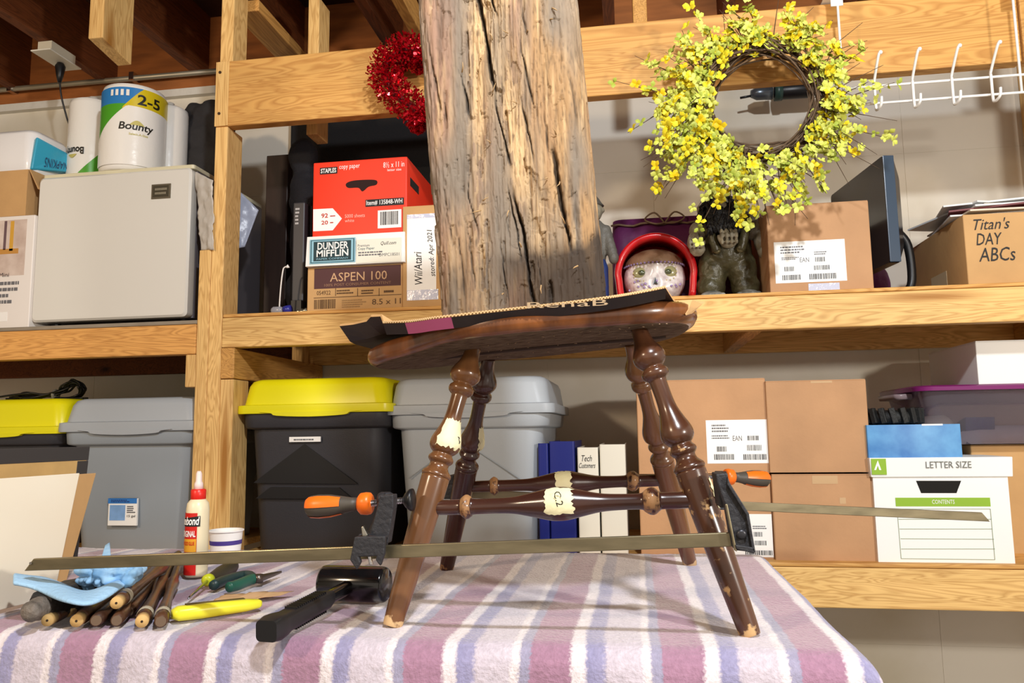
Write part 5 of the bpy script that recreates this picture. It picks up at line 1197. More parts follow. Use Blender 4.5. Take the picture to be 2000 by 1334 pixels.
# seat
pl = [(-.403, 1.125), (-.402, 1.19), (-.36, 1.26), (-.28, 1.315), (-.16, 1.335), (-.05, 1.325), (.03, 1.30), (.075, 1.24), (.092, 1.16), (.086, 1.085), (.045, 1.040), (-.02, 1.018), (-.10, 1.0), (-.17, .994), (-.23, 1.006), (-.28, 1.035), (-.33, 1.068), (-.37, 1.088)]
out = catmull([(x, y, 0) for x, y in pl], 6, True)[::-1]; cen = Vector((-.15, 1.17, 0)); SD = [(.0, 0, 0), (.45, .0, 0), (.86, .0, 0), (.95, .001, 0), (.985, .006, 0), (1.0, .013, 0), (1.0, .019, 0), (.99, .026, 0), (.965, .030, 0), (.90, .029, 0), (.7, .022, 0), (.35, .019, 0), (0, .019, 0)]
vs = []; fs = []; k = len(out)
for s_, dz, _ in SD[1:-1]:
    for v in out:
        p = cen+(v-cen)*s_; vs.append((p.x, p.y, hseat(p.x)+dz-.012*min(1, max(0, (-.26-p.x)/.13))))
nr = len(SD)-2
for j in range(nr-1):
    for i in range(k): fs.append((j*k+i, j*k+(i+1) % k, (j+1)*k+(i+1) % k, (j+1)*k+i))
c0_ = len(vs); vs.append((cen.x, cen.y, hseat(cen.x))); c1_ = len(vs); vs.append((cen.x, cen.y, hseat(cen.x)+.019))
for i in range(k): fs.append(((i+1) % k, i, c0_)); fs.append(((nr-1)*k+i, (nr-1)*k+(i+1) % k, c1_))
ws = woodmat((lambda q: (setattr(q, 'use_nodes', True), q)[1])(bpy.data.materials.new('polished_seat_wood')), '563019', '8A5228', 'B08858', rough=.28)
wu = mat('rough_seat_underside', '453429', .8, c2='84705C', vscale=55, stretch=(1, 5, 5), bump=1, bscale=60, spec=.08)
so_ = obj('seat', (vs, [], fs), [ws, wu], CX, True, W=True)
for p_ in so_.data.polygons:
    if abs(p_.normal.z) > .9 and p_.center.z < hseat(p_.center.x)+.0015: p_.material_index = 1
attr_wear(so_, [0.05]*len(so_.data.vertices))
tick = BM(); rnd = random.Random(12)
for row_y, x0_, x1_ in ((1.09, -.22, .03), (1.16, -.26, .02), (1.24, -.24, .02), (1.05, -.12, .05)):
    for k in range(14):
        x = x0_+(x1_-x0_)*k/13+rnd.uniform(-.006, .006); y = row_y+rnd.uniform(-.012, .012); z = hseat(x)-.0006; dx_, dy_ = rnd.uniform(-.004, .004), rnd.uniform(-.008, .008)
        tube(tick, [(x, y, z), (x+dx_, y+dy_, z-.0008)], [.0009, .0003], 4)
obj('raised_splinters', tick, mat('pale_splinter', 'A08468', .8), CX, True, W=True, kind='stuff')
sg = obj('seat_groove', tube(BM(), [(x, 1.19+.02*math.sin(x*9), hseat(x)-.0005) for x in np.linspace(-.33, .05, 14)], .004, 6), mat('groove_brown', '3E2C22', .7), CX, True, W=True)

# cardboard sheet under the timber
def cz(x, y): return hseat(x)+.0315
cs = thing('cardboard_sheet', 'torn black and pink printed cardboard between chair seat and timber', 'cardboard', (-.15, 1.18, cz(-.15, 0)))
edge = [(663, 637, 1.10), (690, 634, 1.08), (716, 628, 1.05), (724, 619, 1.03), (743, 618, 1.02), (748, 632, 1.01), (800, 630, 1.0), (850, 623, .99), (930, 614, .985), (1010, 605, .985), (1100, 595, .985), (1185, 584, .985), (1240, 575, .99), (1300, 563, 1.01)]
fr_ = []
for px, py, Y in edge: fr_.append(P(px, py, Y))
n_ = len(fr_); rows = []
bkx = np.linspace(fr_[0].x+.01, .105, n_)
vs = []; nrow = 10
for j in range(nrow+1):
    v = j/nrow
    for i in range(n_):
        bkp = Vector((bkx[i], 1.30+.02*math.sin(i*2.3), max(cz(bkx[i], 0), hseat(bkx[i])+.0315))); a = fr_[i]
        p = a.lerp(bkp, v); base = cz(p.x, p.y)
        lift = max(0, a.z-cz(a.x, 0))*max(0, 1-v*4.5); z_ = base+lift
        if v == 0: z_ = a.z
        vs.append((p.x, p.y, max(z_, base) if v > 0 else max(z_, base-.004)))
fs = []
for j in range(nrow):
    for i in range(n_-1): a = j*n_+i; fs.append((a, a+n_, a+n_+1, a+1))
PK = mat('pink_print_card', 'C4608C', .5); BKP = mat('black_printed_card', '2A2220', .5, var=.2)
o = obj('sheet', (vs, [], fs), [BKP, PK, M_card2], cs, False, W=True)
bpy.context.view_layer.update()
s_ = o.modifiers.new('s', 'SOLIDIFY'); s_.thickness = .0035; s_.offset = -1; s_.material_offset_rim = 2; s_.material_offset = 2
for p_ in o.data.polygons:
    i = p_.index % (n_-1)
    if i in (6, 7) : p_.material_index = 1
# corrugation along the front edge
bm_ = BM(); fr2 = [f for f in fr_[5:]]
path = catmull(fr2, 24)
for i in range(0, len(path)-1):
    p, q = path[i], path[i+1]; d = (q-p); 
    zoff = .0005 if i % 2 else .0035
    tube(bm_, [p+Vector((0, -.0012, zoff+.0)), q+Vector((0, -.0012, (.0035 if i % 2 else .0005)))], .0006, 3)
obj('corrugation', bm_, mat('corrugated_edge', 'CDB183', .8), cs, W=True)
# torn front strip turned slightly down (dark print side)
vs, fs = [], []
for i, f in enumerate(path):
    t_ = i/(len(path)-1); dn = .015*(1-t_*.15); vs.append(tuple(f)); vs.append((f.x, f.y+.016, f.z-dn*.9))
for i in range(len(path)-1): fs.append((2*i, 2*i+2, 2*i+3, 2*i+1))
o = obj('folded_edge', (vs, [], fs), [BKP, PK], cs, False, W=True)
for p_ in o.data.polygons:
    t_ = p_.index/len(o.data.polygons)
    if .10 < t_ < .30: p_.material_index = 1
txt(cs, 'RenaB', (1030, 588, 1188, 600), mat('card_lettering', 'A58C6C', .7), .985, .002, shear=0, name='printed_lettering')
# torn tip at right
tipp = [P(1325, 588, 1.08), P(1352, 585, 1.08), P(1378, 590, 1.07), P(1372, 594, 1.06), P(1352, 612, 1.04), P(1340, 616, 1.06)]
bm_ = BM(); va = [bm_.verts.new(p) for p in tipp]; vb = [bm_.verts.new(p+Vector((-.03, .10, .0045))) for p in tipp]; bm_.faces.new(va); bm_.faces.new(vb[::-1])
for i in range(6): bm_.faces.new((va[i], vb[i], vb[(i+1) % 6], va[(i+1) % 6]))
obj('torn_corner', bm_, M_card2, cs, W=True)

# ================================================================== WEATHERED TIMBER
lg = thing('weathered_timber', 'massive weathered grey-brown timber standing upright on the chair seat', 'timber')
nA, nZ = 520, 620; Hh = .68; hw_, hd_ = .1262, .085
th = np.linspace(0, 2*np.pi, nA, endpoint=False); zz = np.linspace(0, Hh, nZ)
TH, ZZ = np.meshgrid(th, zz); n4 = 7.0
ct_, st_ = np.cos(TH), np.sin(TH); rr = (np.abs(ct_/hw_)**n4+np.abs(st_/hd_)**n4)**(-1/n4)
bx = rr*ct_; by = rr*st_
lean = .10*ZZ   # grain drifts
s1 = bx - lean*.6
def ns(a, b_, c, sd): return vnoise(a+200, b_+200, c+200, sd)
rid = ns(s1*60, by*60, ZZ*5, 1)*.5+ns(s1*150, by*150, ZZ*12, 2)*.3+ns(s1*340, by*340, ZZ*26, 3)*.2
wavy = s1+.004*np.sin(ZZ*14)+.010*(ns(s1*0+1, ZZ*0+1, ZZ*7, 12)-.5)
crk = np.zeros_like(bx); front = (st_ < -.2)
rnd = random.Random(4)
def crack(cx, z0, z1, wd, dp, sl=.06, seed=0):
    global crk
    c = cx-(ZZ-z0)*sl+.006*(ns(ZZ*0+seed, ZZ*0+1, ZZ*22, 20+seed)-.5)+.002*(ns(ZZ*0+seed, ZZ*0+1, ZZ*90, 30+seed)-.5)
    env = np.clip((ZZ-z0)/.03, 0, 1)*np.clip((z1-ZZ)/.05, 0, 1); w_ = wd*(.45+.9*ns(ZZ*0+seed, ZZ*0+1, ZZ*30, 40+seed))
    crk = np.maximum(crk, np.where(front, dp*env*np.clip(1.35-np.abs(bx-c)/w_, 0, 1), 0))
crack(.022, 0, .20, .0028, .012, .10, 1); crack(.0, .22, .36, .0018, .009, .10, 21); crack(-.012, .34, .68, .0028, .014, .085, 2); crack(.0, .46, .68, .0018, .010, .085, 3); crack(-.05, .30, .40, .0016, .008, .12, 4)
crack(.082, .08, .26, .003, .014, .09, 5); crack(-.055, .12, .24, .0013, .006, .1, 6); crack(-.018, 0.02, .12, .0012, .006, .08, 7); crack(.045, .30, .44, .0014, .006, .09, 8)
for k in range(60): crack(rnd.uniform(-.115, .115), rnd.uniform(0, .62), 0, .0, 0) if False else None
for k in range(34):
    z0 = rnd.uniform(0, .64); crack(rnd.uniform(-.12, .12), z0, z0+rnd.uniform(.04, .16), rnd.uniform(.0007, .0016), rnd.uniform(.004, .007), rnd.uniform(.05, .11), 50+k)
# decayed strip running down the middle
dec = np.exp(-((bx-(.045-.13*(ZZ)) )/.022)**2)+.8*np.exp(-((bx+.045-.04*(ZZ-.3))/.016)**2)*(ZZ < .5)
dec = np.clip(dec, 0, 1)*front
flak = ns(s1*120, by*120, ZZ*30, 5); chips = ns(s1*260, by*260, ZZ*55, 6)
fine = np.abs(ns(s1*300, by*300, ZZ*9, 71)-.5)*2; fine2 = np.abs(ns(s1*520, by*520, ZZ*20, 72)-.5)*2
disp = -.0022*np.clip(.5-fine, 0, .5)*2 - .0010*np.clip(.5-fine2, 0, .5)*2 - (.0045*(1-rid)) - crk - dec*(.006*(flak < .45)+.004*chips) - .0025*(flak < .3)
big = (ns(s1*14, by*14, ZZ*2.5, 7)-.5)*.006
rn = np.sqrt(bx**2+by**2)
nxn, nyn = np.sign(ct_)*np.abs(ct_/hw_)**(n4-1)/hw_, np.sign(st_)*np.abs(st_/hd_)**(n4-1)/hd_; nn_ = np.sqrt(nxn**2+nyn**2); nxn /= nn_; nyn /= nn_
tap = 1+.03*np.sin(ZZ*4)*0-.0*ZZ
Xl = bx*tap+nxn*(disp+big); Yl = by*tap+nyn*(disp+big)
jag = np.where(ZZ < .012, (ns(bx*180, by*180, ZZ*0, 9))*.004, 0)
verts = np.stack([Xl.ravel(), Yl.ravel(), (ZZ+jag).ravel()], 1)
i0 = (np.arange(nZ-1)[:, None]*nA+np.arange(nA)[None, :]); i1 = (np.arange(nZ-1)[:, None]*nA+((np.arange(nA)+1) % nA)[None, :])
fcs = np.stack([i0.ravel(), i1.ravel(), (i1+nA).ravel(), (i0+nA).ravel()], 1).tolist()
fcs.append(list(range(nA))[::-1]); fcs.append([(nZ-1)*nA+i for i in range(nA)])
# colour: tan heart wood, grey weathering, char stain with painted shade near the bottom right, pale flakes
c_tan = np.array(srgb('9C7B54')[:3]); c_light = np.array(srgb('C4A478')[:3]); c_grey = np.array(srgb('766A5C')[:3]); c_dark = np.array(srgb('31271E')[:3]); c_pink = np.array(srgb('967460')[:3]); c_pale = np.array(srgb('8E867A')[:3])
g1 = ns(s1*22, by*22, ZZ*4, 61); g2 = ns(s1*60, by*60, ZZ*6, 62); g3 = ns(s1*200, by*200, ZZ*18, 63)
col = c_tan[None, None, :]*np.ones(bx.shape+(1,))
def mixc(col, c, f): f = np.clip(f, 0, 1)[..., None]; return col*(1-f)+c*f
col = mixc(col, c_pink, (g1-.45)*2.2); col = mixc(col, c_grey, (g2-.50)*2.2+.25*((bx < -.02) & front)*(g1 > .42)); col = mixc(col, c_light, (g3-.5)*1.7); col = mixc(col, c_light, dec*(chips > .4)*.85)
col = mixc(col, c_grey*.8, np.exp(-((bx+.075)/.02)**2)*np.clip((ZZ-.30)*4, 0, 1)*.7)
col = mixc(col, c_pale, np.clip((bx-.075)/.03, 0, 1)*np.clip((ZZ-.33)*4, 0, 1)*.75)
col = mixc(col, c_pale, np.clip((-.112-bx)/.01, 0, 1)*.5)
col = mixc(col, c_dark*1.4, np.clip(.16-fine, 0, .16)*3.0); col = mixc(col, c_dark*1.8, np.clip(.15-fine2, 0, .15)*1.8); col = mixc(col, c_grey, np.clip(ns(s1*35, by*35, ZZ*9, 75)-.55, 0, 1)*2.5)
stain_shade = (.085+.045*(bx > .0)*np.clip(bx/.05, 0, 1)+.02*(g1-.5)*4-ZZ)/.02; sx2 = np.clip((bx+.03)/.03, 0, 1)
col = mixc(col, c_dark*1.3, np.clip(stain_shade, 0, 1)*front*(.30+.62*sx2)*(.7+.6*g2)); col = mixc(col, c_dark*.5, np.clip(crk/.006, 0, 1)*.8); col = mixc(col, c_dark, np.clip((.35-rid)*2, 0, .5))  # cracks and low grain get crevice shade painted into the tint
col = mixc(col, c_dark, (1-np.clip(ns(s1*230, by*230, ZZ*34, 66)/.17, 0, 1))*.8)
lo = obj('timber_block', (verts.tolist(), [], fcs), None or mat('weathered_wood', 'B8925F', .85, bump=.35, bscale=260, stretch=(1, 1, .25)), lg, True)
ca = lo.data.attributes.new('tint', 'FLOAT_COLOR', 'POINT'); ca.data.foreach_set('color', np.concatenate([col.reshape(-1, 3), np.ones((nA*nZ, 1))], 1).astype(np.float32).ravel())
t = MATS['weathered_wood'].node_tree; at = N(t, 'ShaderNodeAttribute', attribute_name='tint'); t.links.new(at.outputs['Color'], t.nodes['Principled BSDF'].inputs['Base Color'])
lcx = -.161; lz = hseat(lcx)+.0352
lg.rotation_euler = (0, rad(-3.9), rad(3)); lg.location = (lcx, 1.165, lz)
spl = BM(); rnd = random.Random(8)
for k in range(30):
    x = rnd.uniform(-.06, .09); z = rnd.uniform(.03, .6); y = -.084; d = Vector((rnd.uniform(-.5, .5), -rnd.uniform(.2, .8), rnd.uniform(-1, 1))).normalized(); L_ = rnd.uniform(.006, .016)
    tube(spl, [(x, y, z), Vector((x, y, z))+d*L_*.5, Vector((x, y, z))+d*L_+Vector((rnd.uniform(-.004, .004), 0, 0))], [.0013, .001, .0003], 4)
obj('splinters', spl, mat('splinter_tan', 'A98A60', .8), lg, True, kind='stuff')

# ================================================================== CLAMPS
ORG = mat('orange_grip', 'F2701A', .35); DG = mat('dark_grey_grip', '4A443C', .5); CI = mat('black_cast_iron', '2A2A2E', .55, bump=.5, bscale=150)
def bar(a, b_, w_, h_, m_, parent, bev=True):
    """flat bar from a to b; h_ in the vertical, w_ across"""
    a, b_ = Vector(a), Vector(b_); d = (b_-a).normalized(); s_ = Vector((0, 0, 1)).cross(d).normalized(); u = d.cross(s_)
    bm = BM(); M4 = Matrix((d, s_, u)).transposed().to_4x4(); M4.translation = a; L_ = (b_-a).length
    # one bevelled corner at each end
    pts_ = [(0, -h_/2), (h_*.9, h_/2), (L_, h_/2), (L_, -h_/2)]
    prism(bm, pts_, -w_/2, w_/2, M4); return obj('bar', bm, m_, parent, bevel=.001, W=True)
def handle(root, a, b_, r_=.0145):
    """a: ferrule end, b: butt end"""
    a, b_ = Vector(a), Vector(b_); L_ = (b_-a).length; M4 = frame_to(a, b_)
    obj('ferrule', lathe(BM(), [(r_*.85, 0), (r_*1.0, .002), (r_*1.05, .007), (r_*1.0, .015), (r_*.7, .019)], M4, 20), ORG, root, True, W=True)
    pr_ = [(.60, .19), (.64, .3), (.82, .45), (1.02, .62), (1.08, .8), (1.0, .93), (.75, .985), (.35, 1.0)]
    gp = obj('grip', lathe(BM(), [(r_*q[0]*1.0, q[1]*L_) for q in pr_], M4, 24), DG, root, True, W=True)
    bm = BM()
    for k in range(3):
        a0 = 2*math.pi*k/3+.5; g = []
        for q in pr_[2:-1]:
            g.append([bm.verts.new(M4 @ Vector((r_*q[0]*1.06*math.cos(a0+w0), r_*q[0]*1.06*math.sin(a0+w0), q[1]*L_))) for w0 in np.linspace(-.55, .55, 6)])
        for p_, q_ in zip(g, g[1:]):
            for i in range(5): bm.faces.new((p_[i], p_[i+1], q_[i+1], q_[i]))
    obj('orange_panel', bm, ORG, gp, True, W=True)
def screw(root, a, b_, r_=.0048):
    a, b_ = Vector(a), Vector(b_); L_ = (b_-a).length; n_ = int(L_/.0028); pr_ = []
    for i in range(n_): pr_ += [(r_, i*.0028), (r_*.72, i*.0028+.0014)]
    obj('screw', lathe(BM(), pr_, frame_to(a, b_), 12), M_chrome, root, False, W=True)
# front clamp
c1 = thing('bar_clamp', 'long steel bar clamp squeezing the two front chair legs', 'clamp', P(740, 1050, .99), group='bar clamps on the chair legs')
YA = .965
pa, pb_ = P(50, 1103, YA+.03), P(1432, 1053, YA)
pb_ = P(1432, 1053, YA)
bar(pa, pb_, .006, .0165, M_steel, c1)
obj('bar_end_hole', lathe(BM(), [(.002, 0), (.002, .0012)], Matrix.Translation(pa+Vector((.012, -.0042, .003))) @ Matrix.Rotation(rad(90), 4, 'X'), 10), M_chrome, c1, W=True)
def plate(root, name, pts_, Y0, Y1, m_, bev=.0015, tilt=0):
    v = [P(a, b_, Y0) for a, b_ in pts_]
    bm = BM(); prism(bm, [(q.x, q.z) for q in v], Y0, Y1); return obj(name, bm, m_, root, bevel=bev, W=True)
# fixed jaw (right)
plate(c1, 'fixed_jaw', [(1398, 926), (1421, 924), (1424, 945), (1459, 1000), (1474, 1076), (1473, 1079), (1436, 1075), (1430, 1068), (1416, 985), (1400, 940)], YA-.010, YA+.014, CI)
plate(c1, 'jaw_rib', [(1421, 930), (1426, 944), (1463, 1003), (1476, 1079), (1470, 1078), (1457, 1006), (1420, 946)], YA-.016, YA-.010, CI, .001)
plate(c1, 'jaw_rib', [(1416, 985), (1421, 984), (1440, 1078), (1434, 1075)], YA-.014, YA-.010, M_steel, .001)
plate(c1, 'jaw_rib', [(1436, 1064), (1474, 1070), (1474, 1082), (1438, 1072)], YA-.016, YA-.010, CI, .001)
obj('rivet', lathe(BM(), [(.006, 0), (.006, .004), (.003, .005)], Matrix.Translation(P(1448, 1043, YA-.010)) @ Matrix.Rotation(rad(90), 4, 'X'), 14), mat('dark_rivet', '3c3c40', .35, .6), c1, True, W=True)
zj = 958
plate(c1, 'jaw_pad', [(1398, 926), (1420, 926), (1417, 992), (1406, 992)], YA+.014, YA+.068, CI)
# sliding jaw (left)
sc_a = P(797, 976, 1.035); ax_y = 1.035
plate(c1, 'sliding_jaw', [(742, 968), (768, 966), (768, 990), (757, 1062), (722, 1062), (722, 1048)], YA+.010, YA+.028, CI)
jt = P(753, 975, ax_y)
jb_ = P(728, 1060, YA+.02)
bm_ = BM(); tube(bm_, [jt, P(748, 1000, 1.01), jb_], [.011, .009, .012], 4); obj('jaw_arm', bm_, CI, c1, True, W=True)
obj('screw_boss', lathe(BM(), [(.008, -.010), (.010, -.006), (.010, .006), (.008, .010)], Matrix.Translation(jt) @ Matrix.Rotation(rad(90), 4, 'Y'), 16), CI, c1, True, W=True)
plate(c1, 'slider_block', [(692, 1049), (752, 1047), (750, 1082), (742, 1106), (733, 1094), (735, 1086), (700, 1088), (704, 1098), (696, 1113), (683, 1094)], YA-.012, YA-.004, CI)
plate(c1, 'slider_block', [(700, 1043), (756, 1041), (752, 1084), (700, 1086)], YA+.012, YA+.022, CI)
plate(c1, 'slider_roof', [(692, 1049), (752, 1046), (752, 1052), (692, 1055)], YA-.004, YA+.022, CI, .001)
plate(c1, 'spring_lever', [(705, 1030), (709, 1027), (718, 1045), (714, 1052), (708, 1052)], YA-.002, YA+.006, mat('lever_steel', 'B9B7AC', .3, 1), .001)
plate(c1, 'spring_lever', [(712, 1030), (715, 1032), (720, 1048), (717, 1048)], YA+.007, YA+.010, MATS['lever_steel'], .0005)
plate(c1, 'lever_pin', [(717, 1086), (723, 1086), (727, 1104), (721, 1104)], YA-.002, YA+.004, M_chrome, .001)
hs = P(726, 983, ax_y); he = P(599, 990, ax_y)
screw(c1, P(722, 983, ax_y), P(795, 977, ax_y)); handle(c1, hs, he, .0148)
pdm = frame_to(P(790, 977, ax_y), P(810, 976, ax_y)); obj('swivel_pad', lathe(BM(), [(.004, -.002), (.010, .002), (.015, .008), (.0155, .012), (.010, .014)], pdm, 20), M_black, c1, True, W=True)
# rear clamp
c2_ = thing('bar_clamp', 'second bar clamp on the rear chair legs, its bar pointing right', 'clamp', P(1450, 985, 1.5), group='bar clamps on the chair legs')
ca_, cb_ = P(868, 962, 1.475), P(1932, 1010, 1.62)
bar(cb_, ca_, .006, .0165, M_steel, c2_)
plate(c2_, 'fixed_jaw', [(868, 930), (884, 930), (888, 975), (866, 975)], 1.46, 1.478, CI)
plate(c2_, 'jaw_pad', [(876, 928), (886, 928), (886, 946), (876, 946)], 1.40, 1.46, CI)
plate(c2_, 'sliding_jaw', [(1398, 921), (1418, 921), (1416, 996), (1400, 996)], 1.53, 1.556, CI)
a2 = P(1400, 930, 1.50); obj('jaw_boss', lathe(BM(), [(.010, -.01), (.010, .01)], Matrix.Translation(P(1408, 931, 1.515)) @ Matrix.Rotation(rad(90), 4, 'Y'), 14), CI, c2_, True, W=True)
screw(c2_, P(1352, 932, 1.512), P(1420, 931, 1.52)); handle(c2_, P(1416, 931, 1.52), P(1500, 936, 1.56), .0148)
obj('swivel_pad', lathe(BM(), [(.010, 0), (.015, .006), (.010, .012), (.004, .014)], frame_to(P(1340, 932, 1.51), P(1352, 932, 1.512)), 18), M_black, c2_, True, W=True)

# ================================================================== things on the table
ZT = T+.0015
# dead blow hammer
hd0 = PZ(640, 1140, ZT+.026); 
hm = thing('dead_blow_hammer', 'black rubber mallet lying on the blanket by the front chair leg', 'hammer', (PZ(690, 1165, ZT).x, PZ(690, 1165, ZT).y, ZT))
bpy.context.view_layer.update()
zc_ = ZT+.0275
ha, hb_ = PZ(629, 1138, zc_), PZ(756, 1142, zc_); hr = .0265
BG = mat('glossy_black_rubber', '111113', .16, coat=.5)
obj('head', lathe(BM(), [(hr*.8, 0), (hr*.97, .003), (hr, .006), (hr, (hb_-ha).length-.006), (hr*.97, (hb_-ha).length-.003), (hr*.85, (hb_-ha).length)], frame_to(ha, hb_), 36), BG, hm, True, W=True)
g0 = ha.lerp(hb_, .5); g1_ = PZ(524, 1231, ZT+.015)
d = (g1_-g0).normalized(); Lh = (g1_-g0).length; sX = Vector((0, 0, 1)).cross(d).normalized(); uX = d.cross(sX); M4 = Matrix((sX, uX, d)).transposed().to_4x4(); M4.translation = g0
if uX.z < 0: pass
obj('neck', loft(BM(), [(.020, .020, .006, .0), (.017, .018, .006, Lh*.35)], M4), BG, hm, smooth='auto', W=True)
obj('grip', loft(BM(), [(.018, .019, .006, Lh*.33), (.024, .024, .006, Lh*.40), (.025, .025, .006, Lh*.84), (.030, .028, .006, Lh*.90), (.033, .030, .007, Lh*.96), (.029, .026, .006, Lh*1.02)], M4), mat('satin_black_grip', '1b1b1d', .42), hm, smooth='auto', W=True)
bm_ = BM()
for k in range(16): box(bm_, -.009, -.0145, Lh*(.44+.022*k), .009, .0145, Lh*(.44+.022*k)+.0015, M4)
obj('grip_ridge', bm_, M_black, hm, W=True)

# glue bottle
gb0 = PZ(381, 1125, ZT); gR = 24.5/1500*1.26
zz_ = lambda py: P(383, py, gb0.y).z-ZT
gb = thing('glue_bottle', 'cream wood glue bottle with a red cap standing on the blanket', 'bottle', (P(383, 1100, gb0.y).x, gb0.y, ZT), rad(22))
hB = zz_(975)
obj('bottle_body', lathe(BM(), [(gR*.85, 0), (gR*.98, .004), (gR, .01), (gR, hB*.55), (gR*1.0, hB*.86), (gR*.92, hB*.95), (gR*.65, hB*1.0), (gR*.55, hB*1.01)], None, 36), mat('cream_plastic_bottle', 'E6D9B6', .35), gb, True)
obj('cap_collar', lathe(BM(), [(gR*.62, zz_(975)), (gR*.66, zz_(974)), (gR*.66, zz_(957)), (gR*.55, zz_(955))], None, 24), mat('red_cap', 'D8261C', .35), gb, True)
obj('nozzle', lathe(BM(), [(gR*.42, zz_(956)), (gR*.38, zz_(944)), (gR*.28, zz_(940)), (gR*.26, zz_(925)), (gR*.16, zz_(920))], None, 16), mat('pale_nozzle', 'E8D2CC', .4), gb, True)
curved_patch('red_label', gb, gR, -100, 8, zz_(1120), zz_(1000), mat('label_red', 'C8201A', .4), .0008)
curved_patch('yellow_label', gb, gR, -100, 6, zz_(1075), zz_(1050), mat('label_amber', 'DFA02C', .4), .0012)
curved_patch('wordmark_panel', gb, gR, -100, 22, lambda t_: zz_(1026), lambda t_: zz_(1012)+.006*t_, M_ink, .0012)
curved_text(gb, 'Titebond', gR, -95, 18, zz_(1023), zz_(1007), M_white, .002, shear=.2); curved_text(gb, 'ORIGINAL', gR, -80, 2, zz_(1046), zz_(1034), M_white, .002)
curved_text(gb, 'WOOD GLUE', gR, -70, -2, zz_(1062), zz_(1055), MATS['label_red'], .002)
curved_patch('black_stripe', gb, gR, -100, 6, zz_(1081), zz_(1078), M_ink, .0014)
# paper cup
cu0 = PZ(441, 1098, ZT)
cR = 37/1500*1.42; cY = cu0.y+.06
cz_ = lambda py: P(441, py, cY).z-ZT
pc = thing('paper_cup', 'white paper cup with a purple stripe behind the glue bottle', 'cup', (P(441, 1060, cY).x, cY, ZT))
hC = max(.03, cz_(1036)); 
obj('cup_wall', lathe(lathe(BM(), [(cR*.84, 0), (cR*.98, hC)], None, 40, caps=False), [(cR*.98-.0012, hC), (cR*.84-.0012, .003)], None, 40, caps=False), M_white, pc, True)
obj('cup_bottom', lathe(BM(), [(cR*.82, .002), (cR*.82, .004)], None, 32), M_white, pc)
rimp = [(cR*math.cos(2*math.pi*i/48), cR*math.sin(2*math.pi*i/48), hC) for i in range(48)]
obj('rolled_rim', tube(BM(), rimp, .0018, 8, True), M_white, pc, True)
bm_ = BM(); lathe(bm_, [(cR*(.84+.14*.50)+.0006, hC*.50), (cR*(.84+.14*.66)+.0006, hC*.66)], None, 40, caps=False); obj('purple_stripe', bm_, mat('purple_ink', '4A3A8C', .5), pc, True)

# screwdriver
s0 = PZ(368, 1169, ZT+.006); s1_ = PZ(405, 1134, ZT+.011); s2 = PZ(455, 1106, ZT+.013)
sd_ = thing('screwdriver', 'stubby screwdriver with a yellow-green collar on the blanket', 'screwdriver', (s0.x, s0.y, ZT))
obj('shaft', tube(BM(), [s0, s0.lerp(s1_, .12), s1_], [.0016, .0024, .0024], 8), M_chrome, sd_, True, W=True)
yg = mat('lime_collar', 'C9D22A', .35)
M4 = frame_to(s1_, s2); LL = (s2-s1_).length
obj('collar', lathe(BM(), [(.006, -.004), (.0105, 0), (.0105, .008), (.007, .012)], M4, 20), yg, sd_, True, W=True)
obj('grip', lathe(BM(), [(.006, .010), (.009, .018), (.0125, LL*.5), (.013, LL*.9), (.011, LL)], M4, 20), mat('dark_olive_grip', '3A3426', .5), sd_, True, W=True)
obj('end_cap', lathe(BM(), [(.0075, LL), (.0075, LL+.001)], M4, 16), yg, sd_, True, W=True)
# pliers
pj = PZ(525, 1122, ZT+.008); pv = PZ(505, 1130, ZT+.009)
pr_ = thing('pliers', 'pliers with dark green handles lying on the blanket', 'pliers', (pv.x, pv.y, ZT))
GH = mat('green_grip', '1E5A4A', .4); GH2 = mat('dark_green_grip', '263C3C', .4)
pt = PZ(549, 1117, ZT+.006)
obj('jaw', loft(BM(), [(.016, .010, .003, 0), (.010, .007, .002, (pt-pv).length*.6), (.003, .004, .001, (pt-pv).length)], frame_to(pv, pt)), mat('plier_steel', '6A6058', .35, .9), pr_, smooth='auto', W=True)
obj('pivot', lathe(BM(), [(.008, -.007), (.008, .007)], Matrix.Translation(pv), 14), MATS['plier_steel'], pr_, True, W=True)
obj('handle', tube(BM(), catmull([pv, PZ(490, 1132, ZT+.009), PZ(465, 1142, ZT+.009), PZ(447, 1147, ZT+.009)], 6), [.007]*4+[.009]*10+[.0085]*5, 10), GH, pr_, True, W=True)
obj('handle', tube(BM(), catmull([pv, PZ(480, 1123, ZT+.009), PZ(445, 1131, ZT+.009), PZ(417, 1143, ZT+.009)], 6), [.006]*4+[.008]*10+[.0085]*5, 10), GH2, pr_, True, W=True)
# yellow utility knife
k0, k1 = PZ(342, 1199, ZT+.011), PZ(510, 1178, ZT+.009)
kn = thing('utility_knife', 'bright yellow utility knife lying between the spindles and the hammer', 'knife', (k0.x, k0.y, ZT))
YK = mat('bright_yellow_plastic', 'E9E236', .35); d = (k1-k0).normalized(); sX = Vector((0, 0, 1)).cross(d).normalized(); uX = d.cross(sX); M4 = Matrix((uX, sX, d)).transposed().to_4x4(); M4.translation = k0; LK = (k1-k0).length
obj('handle', loft(BM(), [(.012, .016, .006, -.004), (.019, .024, .008, .004), (.020, .026, .008, LK*.3), (.017, .022, .007, LK*.8), (.012, .016, .005, LK*.97), (.008, .010, .003, LK)], M4, n=5), YK, kn, True, W=True)
obj('dark_inlay', loft(BM(), [(.003, .010, .001, LK*.12, .0095, .004), (.003, .010, .001, LK*.80, .0080, .004)], M4), mat('olive_inlay', '5A4E1C', .5), kn, W=True)
